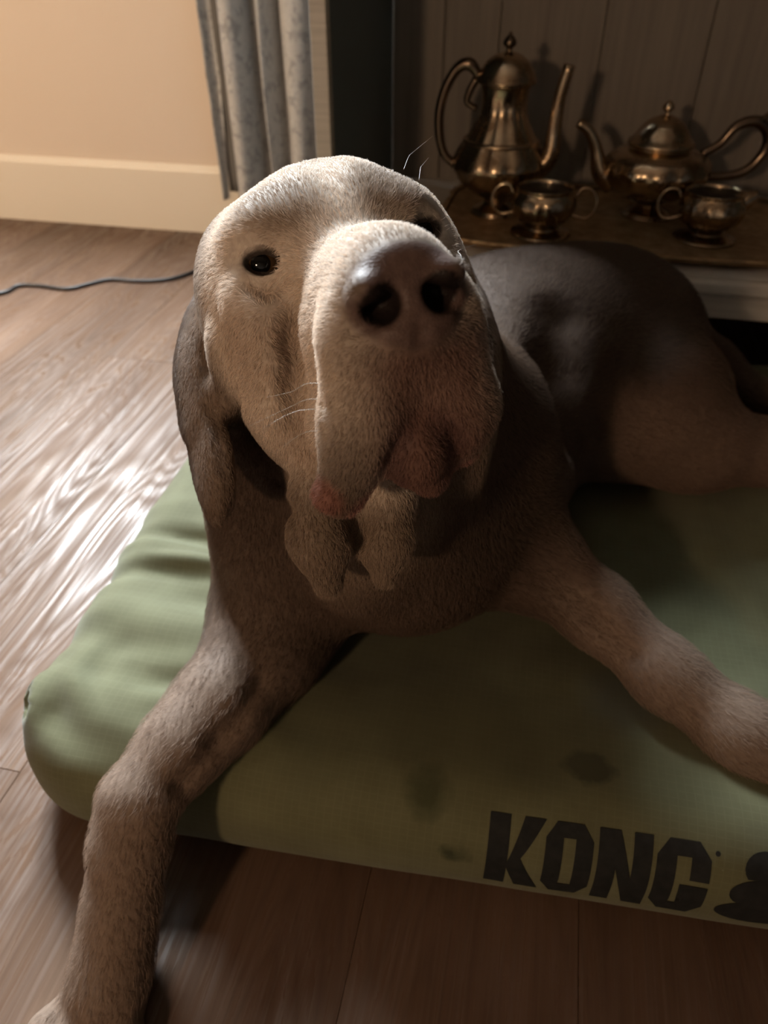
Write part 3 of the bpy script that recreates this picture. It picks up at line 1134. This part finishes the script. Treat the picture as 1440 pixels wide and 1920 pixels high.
def hcone(a, b, ra, rb, k=1.0, flow=None, op=add):
    p = rcone(H(*a), H(*b), ra / 100, rb / 100)
    if op is add:
        add(p, k / 100, None if flow is None else HM @ np.array(flow, float))
    else:
        cut(p, k / 100)


BACK = (-1, 0, -0.15)
# -- trunk
def well(c, r, k, flow, rz=0, rx=0):
    R = np.array(Matrix.Rotation(math.radians(rz), 3, 'Z') @ Matrix.Rotation(math.radians(rx), 3, 'X'))
    add(ellipsoid(c, r, R), k, flow)


well((-0.065, 0.560, 0.200), (0.115, 0.145, 0.118), .03, (0.1, 1, -.3), -8)          # chest
well((-0.085, 0.485, 0.195), (0.080, 0.080, 0.095), .04, (0, .2, -1))                # fore-chest
well((0.000, 0.720, 0.200), (0.105, 0.170, 0.112), .05, (.2, 1, -.2), -16)           # loin
well((0.075, 0.850, 0.203), (0.130, 0.130, 0.116), .05, (.6, .8, -.3), -20)          # rump
# -- hind leg lying to the right
well(at(1215, 735, .80), (0.085, 0.080, 0.072), .03, (.8, 0, -.5))
chain([at(1150, 800, .80), at(1300, 830, .82), at(1440, 850, .83), at(1530, 862, .83)], [.058, .050, .032, .027], .03)
# -- tail
chain([(0.165, 0.915, 0.215), (0.235, 0.925, 0.165), (0.300, 0.905, 0.128), (0.380, 0.880, 0.118)], [.030, .022, .018, .013], .02)
# -- shoulders and forelegs
chain([at(570, 1010, .64), at(525, 1140, .625), at(490, 1225, .600)], [.068, .052, .042], .03)
chain([at(490, 1225, .600), at(410, 1325, .560), at(340, 1400, .535), at(262, 1500, .515)], [.040, .033, .027, .0255], .02)
chain([at(262, 1500, .515), at(244, 1580, .517), at(230, 1690, .520)], [.0255, .0255, .0240], .012)
chain([at(850, 940, .66), at(940, 1010, .645), at(1005, 1060, .635)], [.072, .044, .036], .03)
chain([at(1005, 1055, .637), at(1120, 1145, .612), at(1250, 1265, .583), at(1390, 1375, .560), at(1500, 1450, .552)], [.036, .0275, .0245, .0255, .029], .02)
# left paw on the floor
PAWC = at(195, 1850, .528)
pw = at(230, 1690, .520)
chain([pw, at(205, 1840, .520)], [.0245, .0300], .012)
for dx, ln, rr in ((-0.030, .052, .0115), (-0.011, .066, .0125), (0.010, .066, .0125), (0.028, .050, .0115)):
    b0_ = at(200, 1860, .520)
    a_ = b0_ + np.array([dx * .6, -.006, -.004])
    m_ = b0_ + np.array([dx, -ln * .55, .004 - .008])
    e_ = np.array([b0_[0] + dx * 1.1, b0_[1] - ln, 0.0125])
    chain([a_, m_, e_], [rr * 1.05, rr * 1.1, rr], .006)

# -- neck
add(rcone(H(-7.5, 0, -3.5), (-0.085, 0.525, 0.255), .070, .108), .04, (0, .3, -1))
add(rcone(H(-3, 0, -8), (-0.085, 0.450, 0.225), .050, .085), .03, (0, .1, -1))

add(rcone(at(490, 740, .545), at(530, 1000, .585), .054, .056), .03, (0, .1, -1))
well(at(965, 592, .80), (0.110, 0.120, 0.055), .05, (.4, 1, -.2), -20)
# -- skull
hell((-5.8, -0.55, -0.6), (8.2, 6.65, 5.2), 2.0, BACK)
hell((-2.2, 0, -0.2), (4.0, 5.0, 3.4), 2.0, BACK)
hell((-4.5, 0.4, 1.45), (5.0, 3.2, 2.9), 2.0, BACK)
for s in (-1, 1):
    hell((-1.6, s * (3.5 if s < 0 else 3.0), 1.7 if s < 0 else 1.2), (2.6, 2.3, 1.3), 1.4, (-1, s * .3, .2))       # brow
    hell((-3.0, s * 4.9, -4.4), (4.4, 2.5, 5.2), 2.2, (-1, s * .2, -.9))     # cheek
    hell((-6.5, s * 5.0, -2.5), (4.0, 2.6, 5.0), 2.0, (-1, 0, -.9))          # back of cheek
for s in (-1, 1):
    hell((-3.0, s * 3.9, -8.2), (4.0, 2.3, 3.6), 2.0, (-.8, 0, -.7))
hell((-2.5, 0, -8.0), (6.0, 4.2, 4.2), 2.0, (-.8, 0, -.6))                   # lower jaw
hcone((-3, 0, 5.15), (2.0, 0, 3.0), .3, .3, 1.6, op=cut)
# -- muzzle
hcone((0.0, 0, -2.8), (9.0, 0, -3.1), 3.3, 2.75, 1.6, (-1, 0, .1))
hell((5.0, 0, -1.6), (6.0, 2.0, 1.7), 1.4, BACK)
for s, ex in ((-1, 0.7), (1, -0.3)):
    fl = (-.75, s * .25, -.6)
    hcone((8.6, s * 1.35, -4.4), (7.4, s * 2.05, -8.2), 2.3, 1.9, 1.2, fl)
    hcone((7.4, s * 2.15, -8.2), (6.0, s * (2.8 + ex * 1.2), -10.5 - ex), 1.9, 1.2, 1.2, fl)
    hcone((4.6, s * 1.4, -4.4), (3.6, s * 2.0, -8.8), 2.3, 1.9, 1.4, fl)
    hcone((3.6, s * 2.3, -8.8), (3.0, s * 2.3, -10.8), 1.9, 1.2, 1.4, fl)
# mouth: lips part below the nose, chin between
hcone((11.6, 0, -4.8), (10.6, 0, -7.2), .18, .22, .5, op=cut)
for s in (-1, 1):
    x1, x2 = (1.3, 1.45) if s > 0 else (1.25, 2.5)
    hcone((10.4, 0, -7.4), (9.2, s * x1, -9.2), .25, .35, .5, op=cut)
    hcone((9.2, s * x1, -9.2), (7.2, s * x2, -12.4), .45, .75, .5, op=cut)
hell((6.8, -0.1, -9.3), (2.6, 1.7, 2.3), .35, (-.6, 0, -.8))
hell((5.9, 0.7, -11.0), (1.6, 1.1, 1.5), .6, (-.6, 0, -.8))
# -- nose leather
hell((10.3, 0, -2.75), (1.85, 2.35, 2.05), .4, (-1, 0, 0))
hell((10.9, 0, -3.9), (1.2, 1.6, 1.3), .6, (-1, 0, 0))
hell((15.4, 0, -2.2), (3.6, 5.2, 5.2), .9, op=cut)
for s in (-1, 1):
    hell((11.6, s * 1.25, -2.95), (1.4, .80, .80), .35, op=cut)
    hcone((11.6, s * 1.35, -3.2), (10.8, s * 2.5, -3.9), .38, .18, .3, op=cut)
    hell((11.3, s * 1.65, -2.3), (.7, .75, .55), .5, (-1, 0, 0))
hcone((12.2, 0, -2.9), (11.7, 0, -4.8), .12, .16, .35, op=cut)
# -- eyes
for s in (-1, 1):
    hell((0.40, s * 4.22, -0.05), (1.35, 1.10, .78), .35, op=cut)
for s in (-1, 1):
    for lid in ([(-.35, 3.15, -.30), (.10, 3.7, .42), (.12, 4.4, .62), (-.65, 5.35, .05)], [(-.35, 3.15, -.34), (.02, 3.8, -.70), (-.05, 4.5, -.76), (-.65, 5.35, -.05)]):
        for q in range(3):
            hcone((lid[q][0], s * lid[q][1], lid[q][2]), (lid[q + 1][0], s * lid[q + 1][1], lid[q + 1][2]), .20, .20, .40)
# -- throat folds
for (pts, rr) in (([at(598, 930, .415), at(600, 1010, .418), at(615, 1095, .432)], [.017, .015, .008]),
                  ([at(732, 930, .415), at(725, 1010, .420), at(722, 1080, .434)], [.015, .013, .007])):
    chain(pts, rr, .014)
cut(rcone(at(662, 905, .388), at(680, 1015, .418), .010, .006), .006)
add(rcone(at(660, 960, .47), at(665, 1080, .53), .030, .025), .03, (0, 0, -1))
# -- ears: thin leather flaps


EARS = []


def ear(path, width, side):
    """path: points of the front edge; the flap reaches back from there."""
    EARS.append(path)
    for i in range(len(path) - 1):
        a, b = np.array(path[i][0]), np.array(path[i + 1][0])
        w = (path[i][1] + path[i + 1][1]) / 2
        th = (path[i][2] + path[i + 1][2]) / 2
        ax = (b - a) / np.linalg.norm(b - a)
        bk = -HF * .92 + HR * side * .25
        bk = bk - ax * (bk @ ax)
        bk /= np.linalg.norm(bk)
        nn = np.cross(ax, bk)
        R = np.stack([ax, bk, nn], 1)
        c = (a + b) / 2 + bk * w
        add(ellipsoid(c, (np.linalg.norm(b - a) * 1.05, w, th), R), .016, b - a)


ear([(at(404, 550, .470), .022, .009), (at(390, 635, .460), .021, .0070), (at(386, 720, .452), .021, .0058), (at(398, 805, .446), .020, .005),
     (at(414, 875, .440), .017, .0045), (at(420, 935, .436), .010, .0045)], .03, -1)
ear([(at(860, 480, .520), .030, .010), (at(890, 590, .50), .034, .0085), (at(903, 700, .485), .036, .0075), (at(898, 800, .475), .030, .0065), (at(888, 868, .468), .018, .006)], .03, 1)



def field_at(p):
    ix = [np.clip(np.searchsorted(a, p[k]) - 1, 0, len(a) - 2) for k, a in enumerate((GX, GY, GZ))]
    w = [(p[k] - a[ix[k]]) / (a[ix[k] + 1] - a[ix[k]]) for k, a in enumerate((GX, GY, GZ))]
    v = 0
    for i in (0, 1):
        for j in (0, 1):
            for k in (0, 1):
                v += FIELD[ix[0] + i, ix[1] + j, ix[2] + k] * (w[0] if i else 1 - w[0]) * (w[1] if j else 1 - w[1]) * (w[2] if k else 1 - w[2])
    return v


def on_skin(px, py):
    for t_ in np.arange(.24, .95, .002):
        p = at(px, py, t_)
        if field_at(p) < 0:
            return p
    return at(px, py, .6)


def crease(pts, r, k):
    W = [on_skin(*p) for p in pts]
    for a, b in zip(W, W[1:]):
        cut(rcone(a, b, r, r), k)


def ridge(pts, r, k):
    W = [on_skin(*p) + FW * r * .6 for p in pts]
    for a, b in zip(W, W[1:]):
        add(rcone(a, b, r, r), k)


ridge([(455, 560), (490, 600), (520, 680), (515, 760)], .006, .016)          # cheek fold
ridge([(412, 640), (428, 730), (455, 820), (510, 900)], .006, .014)          # fold towards the throat
crease([(470, 535), (500, 548), (540, 530)], .0014, .007)                    # bag under the eye
crease([(562, 560), (545, 640), (550, 720), (556, 800)], .0016, .012)        # behind the flew
crease([(432, 650), (447, 740), (470, 815)], .0014, .008)
crease([(520, 905), (545, 960), (560, 1020)], .0016, .008)
crease([(1050, 590), (1045, 690), (1065, 780), (1105, 850)], .006, .045)     # flank
crease([(490, 1285), (410, 1395), (340, 1470)], .002, .016)                  # forearm
crease([(1010, 1090), (1110, 1160), (1190, 1230)], .002, .014)
for q in ((622, 705), (650, 712), (676, 725), (606, 755), (634, 762), (662, 772), (612, 806), (642, 815), (668, 822)):
    p = on_skin(*q)
    cut(ellipsoid(p, (.0022, .0022, .0022)), .003)
PINK = on_skin(610, 930)
add(ellipsoid(PINK + FW * .002, (.0062, .0062, .0055)), .006)
P, Q = surface_nets(FIELD, GX, GY, GZ)
# smooth a little
def laplacian(P, Q, it, lam):
    n = len(P)
    E_ = np.concatenate([Q[:, [0, 1]], Q[:, [1, 2]], Q[:, [2, 3]], Q[:, [3, 0]]])
    src = np.concatenate([E_[:, 0], E_[:, 1]])
    dst = np.concatenate([E_[:, 1], E_[:, 0]])
    cnt = np.bincount(src, minlength=n)[:, None]
    for _ in range(it):
        S_ = np.stack([np.bincount(src, weights=P[dst, a], minlength=n) for a in range(3)], 1)
        P = P + lam * (S_ / np.maximum(cnt, 1) - P)
    return P


P = laplacian(P, Q, 2, .5)
dog = empty('dog', (-0.05, 0.6, 0.09), 'grey-brown short-haired dog lying on the green bed with its head raised', 'dog')


def smoothstep(a, b, x):
    t = np.clip((x - a) / (b - a), 0, 1)
    return t * t * (3 - 2 * t)


# animal colours, partly with light and shade painted in: coat, nose leather, lips, eye rims
L = (P - HO) @ HM * 100          # head coordinates in cm
inhead = ((L[:, 0] > -16) & (np.abs(L[:, 1]) < 11) & (L[:, 2] > -16)).astype(float)


def segd(a, b):
    a, b = np.array(a, float), np.array(b, float)
    d = b - a
    t = np.clip(((L - a) @ d) / (d @ d), 0, 1)
    return np.linalg.norm(L - a - t[:, None] * d, axis=1)


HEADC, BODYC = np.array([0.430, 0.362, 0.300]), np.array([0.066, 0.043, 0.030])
# the old face has gone pale; the pale mask fades into the trunk, darkened further for its shade, at the neck and ears
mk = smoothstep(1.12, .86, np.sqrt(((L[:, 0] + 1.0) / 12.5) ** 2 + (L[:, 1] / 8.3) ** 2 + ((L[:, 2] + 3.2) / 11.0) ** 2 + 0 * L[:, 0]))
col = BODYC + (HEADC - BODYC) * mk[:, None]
lg = smoothstep(.40, .28, P[:, 1]) * smoothstep(.30, .22, P[:, 2])
lg = np.maximum(lg, smoothstep(.02, .10, P[:, 0]) * smoothstep(.60, .50, P[:, 1]))
dw = smoothstep(.085, .045, np.linalg.norm((P - at(655, 985, .43)) / np.array([1, 1, 1.35]), axis=1)) * (1 - mk) * .42
col = col + (np.array([0.300, 0.232, 0.172]) - col) * dw[:, None]
hl = smoothstep(.02, .14, P[:, 0]) * smoothstep(.90, .80, P[:, 1]) * smoothstep(.62, .68, P[:, 1]) * smoothstep(.26, .19, P[:, 2])  # thigh painted lighter for the light falling on it
col = col + (np.array([0.150, 0.100, 0.072]) - col) * hl[:, None]
col = col + (np.array([0.165, 0.118, 0.088]) - col) * (lg * (1 - mk))[:, None]


def paint(mask, c):
    global col
    col = col * (1 - mask[:, None]) + np.array(c) * mask[:, None]


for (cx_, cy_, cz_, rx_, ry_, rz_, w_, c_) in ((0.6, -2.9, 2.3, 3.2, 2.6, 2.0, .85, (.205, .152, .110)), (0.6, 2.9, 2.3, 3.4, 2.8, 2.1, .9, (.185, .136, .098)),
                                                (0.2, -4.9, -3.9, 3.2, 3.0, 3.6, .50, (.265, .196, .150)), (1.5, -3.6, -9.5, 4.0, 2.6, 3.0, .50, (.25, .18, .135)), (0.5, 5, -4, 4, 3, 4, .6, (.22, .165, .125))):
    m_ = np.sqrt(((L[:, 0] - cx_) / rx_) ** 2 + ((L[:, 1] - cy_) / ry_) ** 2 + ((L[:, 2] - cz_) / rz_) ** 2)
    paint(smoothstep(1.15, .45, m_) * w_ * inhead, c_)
nz3 = vnoise(P[:, 0] + P[:, 2] * .7, P[:, 1] - P[:, 2] * .6, 21, 60)
wd_ = 2.5 - .35 * np.maximum(0, -3.3 - L[:, 2])
q = np.sqrt(((L[:, 0] - 10.7) / 2.1) ** 2 + (L[:, 1] / np.maximum(wd_, .5)) ** 2 + ((L[:, 2] + 3.0) / np.where(L[:, 2] < -3.0, 2.15, 2.2)) ** 2)
nose = smoothstep(1.10, .93, q) * smoothstep(9.3, 10.0, L[:, 0] + .25 * (L[:, 2] + 3)) * inhead
chin = smoothstep(1.25, .95, np.sqrt(((L[:, 0] - 7.0) / 2.8) ** 2 + ((L[:, 1] - .2) / 1.75) ** 2 + ((L[:, 2] + 9.6) / 2.9) ** 2)) * inhead
paint(chin * .9, (0.118, 0.056, 0.044))
front = smoothstep(3.9, 1.2, np.abs(L[:, 1] - .6)) * smoothstep(6.0, 9, L[:, 0] - .25 * (L[:, 2] + 6)) * smoothstep(-3.6, -5.5, L[:, 2]) * inhead
paint(front * .9, (0.118, 0.064, 0.049))  # brown muzzle front, darkened further to keep it in shade
for s in (-1, 1):
    e = np.linalg.norm((L - np.array([-.2, s * 4.25, -.05])) / np.array([1.15, 1.2, .85]), axis=1)
    paint(smoothstep(1.12, .85, e) * inhead * .92, (0.03, 0.021, 0.017))
    lip = np.minimum(segd((10.4, 0, -7.4), (9.0, s * 1.5, -9.4)), segd((9.0, s * 1.5, -9.4), (7.0, s * 1.5, -12.8)))
    paint(smoothstep(1.0, .35, lip) * inhead * .8, (0.075, 0.040, 0.034))
    tip = np.linalg.norm(L - np.array([6.0, s * 2.8, -11.6]), axis=1)
    paint(smoothstep(1.6, .8, tip) * inhead * .8, (0.24, 0.115, 0.095))
paint(smoothstep(.013, .007, np.linalg.norm(P - PINK, axis=1)) * .7, (0.20, 0.088, 0.068))
paint(nose, (0.085, 0.055, 0.047))
for s in (-1, 1):
    nq = np.linalg.norm((L - np.array([11.5, s * 1.25, -2.95])) / np.array([1.6, .85, .85]), axis=1)
    paint(smoothstep(1.05, .9, nq) * nose, (0.012, 0.008, 0.007))  # shade inside the nostrils, painted dark
for pth in EARS:
    for (a, *_), (b, *_) in zip(pth, pth[1:]):
        d_ = b - a
        tt = np.clip(((P - a) @ d_) / (d_ @ d_), 0, 1)
        dd = np.linalg.norm(P - a - tt[:, None] * d_, axis=1)
        paint(smoothstep(.03, .015, dd) * (1 - mk) * .35, (0.230, 0.172, 0.130))
bare = np.clip(nose + chin * .3, 0, 1)
for s in (-1, 1):
    e = np.linalg.norm(L - np.array([-.2, s * 4.25, -.05]), axis=1)
    bare = np.maximum(bare, smoothstep(1.95, 1.65, e))

DOGMAT = material('dog_coat', (0.27, 0.20, 0.15), 0.65, spec=0.12)
t = NT(DOGMAT)
at_n = t.n('ShaderNodeAttribute', attribute_name='tint')
at_w = t.n('ShaderNodeAttribute', attribute_name='bare')
v = t.coords()
streak = t.noise(v, 260, 4, 0.6)
cl = t.mix(1.0, at_n.outputs['Color'], t.ramp(streak, [(0.3, (.78, .77, .76)), (0.7, (1.12, 1.12, 1.12))]), 'MULTIPLY')
t.l(cl, t.b.inputs['Base Color'])
t.l(t.math('SUBTRACT', 0.66, t.math('MULTIPLY', at_w.outputs['Fac'], 0.18)), t.b.inputs['Roughness'])
vor = t.n('ShaderNodeTexVoronoi')
vor.inputs['Scale'].default_value = 900
t.l(v, vor.inputs['Vector'])
t.bump(t.math('ADD', t.math('MULTIPLY', vor.outputs['Distance'], t.math('MULTIPLY', at_w.outputs['Fac'], .8)), t.math('MULTIPLY', streak, .2)), 0.3, 0.0007)

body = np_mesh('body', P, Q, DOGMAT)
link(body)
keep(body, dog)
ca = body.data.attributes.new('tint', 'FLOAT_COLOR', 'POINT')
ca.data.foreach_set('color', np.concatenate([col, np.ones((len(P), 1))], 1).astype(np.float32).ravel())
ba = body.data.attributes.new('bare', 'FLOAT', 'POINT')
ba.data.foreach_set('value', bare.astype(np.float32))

# ---- eyes
m = material('dog_eye', (0.02, 0.012, 0.008), 0.04)
t = NT(m)
v = t.coords()
sp = t.n('ShaderNodeSeparateXYZ')
t.l(v, sp.inputs[0])
rad = t.math('SQRT', t.math('ADD', t.math('POWER', sp.outputs['Y'], 2.0), t.math('POWER', sp.outputs['Z'], 2.0)))
t.l(t.ramp(t.math('MULTIPLY', rad, 83.0), [(0.0, (.002, .002, .002)), (.40, (.002, .002, .002)), (.46, (.055, .030, .012)), (.72, (.035, .018, .008)), (.80, (.05, .035, .028))]), t.b.inputs['Base Color'])
t.b.inputs['Specular IOR Level'].default_value = 0.35
for s in (-1, 1):
    bm = bmesh.new()
    bmesh.ops.create_uvsphere(bm, u_segments=32, v_segments=20, radius=0.0115)
    e = bm_obj('eye', bm, m, dog, True)
    c = H(-.92, s * 4.2, -.06)
    look = HM @ np.array(Matrix.Rotation(math.radians(s * 12), 3, 'Z'))
    M4 = Matrix([[*look[0], c[0]], [*look[1], c[1]], [*look[2], c[2]], [0, 0, 0, 1]])
    e.matrix_parent_inverse = Matrix.Translation(-Vector(dog.location))
    e.matrix_basis = M4

# ---- short coat of hair
tri = np.concatenate([Q[:, [0, 1, 2]], Q[:, [0, 2, 3]]])
A_, B_, C_ = P[tri[:, 0]], P[tri[:, 1]], P[tri[:, 2]]
fn = np.cross(B_ - A_, C_ - A_)
area = np.linalg.norm(fn, axis=1) / 2
vn = np.zeros_like(P)
for k_ in range(3):
    for a_ in range(3):
        vn[:, a_] += np.bincount(tri[:, k_], weights=fn[:, a_], minlength=len(P))
vn /= np.linalg.norm(vn, axis=1)[:, None] + 1e-12
# lay of the coat from the limbs it grows on
flow = np.zeros_like(P)
for f_, d_ in PRIMS:
    w_ = np.exp(-np.clip(f_(P[:, 0], P[:, 1], P[:, 2]), 0, None) / .008)
    flow += w_[:, None] * (d_ / np.linalg.norm(d_))
flow = laplacian(flow, Q, 8, .6)
flow -= vn * (flow * vn).sum(1)[:, None]
flow /= np.linalg.norm(flow, axis=1)[:, None] + 1e-9
cen = (A_ + B_ + C_) / 3
hd = np.linalg.norm(cen - H(2, 0, -4), axis=1)
dens = 0.6 + 2.2 * smoothstep(.30, .14, hd)
dens *= (cen[:, 2] > .02) * (1 - .985 * (bare[tri].mean(1) > .4))
NH = 280000
pr = area * dens
pick = rng.choice(len(tri), NH, p=pr / pr.sum())
uu, vv = rng.random(NH), rng.random(NH)
fl_ = uu + vv > 1
uu[fl_], vv[fl_] = 1 - uu[fl_], 1 - vv[fl_]
tp_ = tri[pick]
W3 = np.stack([1 - uu - vv, uu, vv], 1)
def interp(X): return (X[tp_] * W3[:, :, None]).sum(1)
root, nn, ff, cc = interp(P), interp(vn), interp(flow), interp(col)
nn /= np.linalg.norm(nn, axis=1)[:, None]
side = np.cross(nn, ff)
jit = rng.normal(0, .16, (NH, 2))
hdist = np.linalg.norm(root - H(2, 0, -4), axis=1)
Ln = (0.0042 + 0.0035 * smoothstep(.10, .25, hdist)) * rng.uniform(.7, 1.25, NH)
d1 = ff * .80 + nn * .42 + side * jit[:, :1]
d2 = ff * .95 + nn * .12 + side * jit[:, :1] * 1.5 + nn * jit[:, 1:] * .5
pts = np.stack([root - nn * .0004, root + d1 * (Ln * .45)[:, None], root + d1 * (Ln * .45)[:, None] + d2 * (Ln * .55)[:, None]], 1)
hc = bpy.data.hair_curves.new('fur')
hc.add_curves([3] * NH)
hc.attributes['position'].data.foreach_set('vector', pts.astype(np.float32).ravel())
ra_ = hc.attributes.get('radius') or hc.attributes.new('radius', 'FLOAT', 'POINT')
ra_.data.foreach_set('value', np.tile(np.array([.00011, .00009, .00002], np.float32), NH))
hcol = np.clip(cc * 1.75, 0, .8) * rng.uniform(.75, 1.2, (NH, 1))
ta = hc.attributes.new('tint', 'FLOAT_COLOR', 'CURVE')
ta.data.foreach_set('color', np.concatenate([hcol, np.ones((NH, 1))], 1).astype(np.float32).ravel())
HAIR = material('dog_hair', (0.3, 0.23, 0.18), 0.5)
t = NT(HAIR)
t.l(t.n('ShaderNodeAttribute', attribute_name='tint').outputs['Color'], t.b.inputs['Base Color'])
t.b.inputs['Specular IOR Level'].default_value = 0.3
trl = t.n('ShaderNodeBsdfTranslucent')
t.l(t.n('ShaderNodeAttribute', attribute_name='tint').outputs['Color'], trl.inputs['Color'])
mxs = t.n('ShaderNodeMixShader')
mxs.inputs[0].default_value = 0.35
t.l(t.b.outputs[0], mxs.inputs[1])
t.l(trl.outputs[0], mxs.inputs[2])
t.l(mxs.outputs[0], t.t.nodes['Material Output'].inputs['Surface'])
hc.materials.append(HAIR)
fur = link(bpy.data.objects.new('fur', hc))
keep(fur, dog)
fur['kind'] = 'stuff'

# ---- whiskers
WM = material('whisker_hair', (0.36, 0.33, 0.29), 0.4)
for a, b, c in ((H(-1.0, 4.2, 3.2), at(775, 285, .43), at(811, 255, .43)), (H(-1.2, 5.0, 2.6), at(790, 312, .44), at(803, 296, .44)), (H(7.5, 3.6, -2.4), at(860, 470, .35), at(893, 458, .36)),
                (H(7.6, -3.6, -6.5), at(540, 765, .34), at(465, 800, .35)), (H(7.6, -3.6, -5.8), at(545, 735, .34), at(500, 745, .35)), (H(7.2, -3.9, -8.0), at(555, 820, .34), at(522, 845, .35)),
                (H(7.6, -3.3, -7.2), at(545, 775, .33), at(490, 805, .33))):
    tube('whisker', [a, (np.array(a) + b) / 2 + np.array([0, 0, .002]), b, c], [.00016, .00015, .00012, .00004], WM, dog, 5)
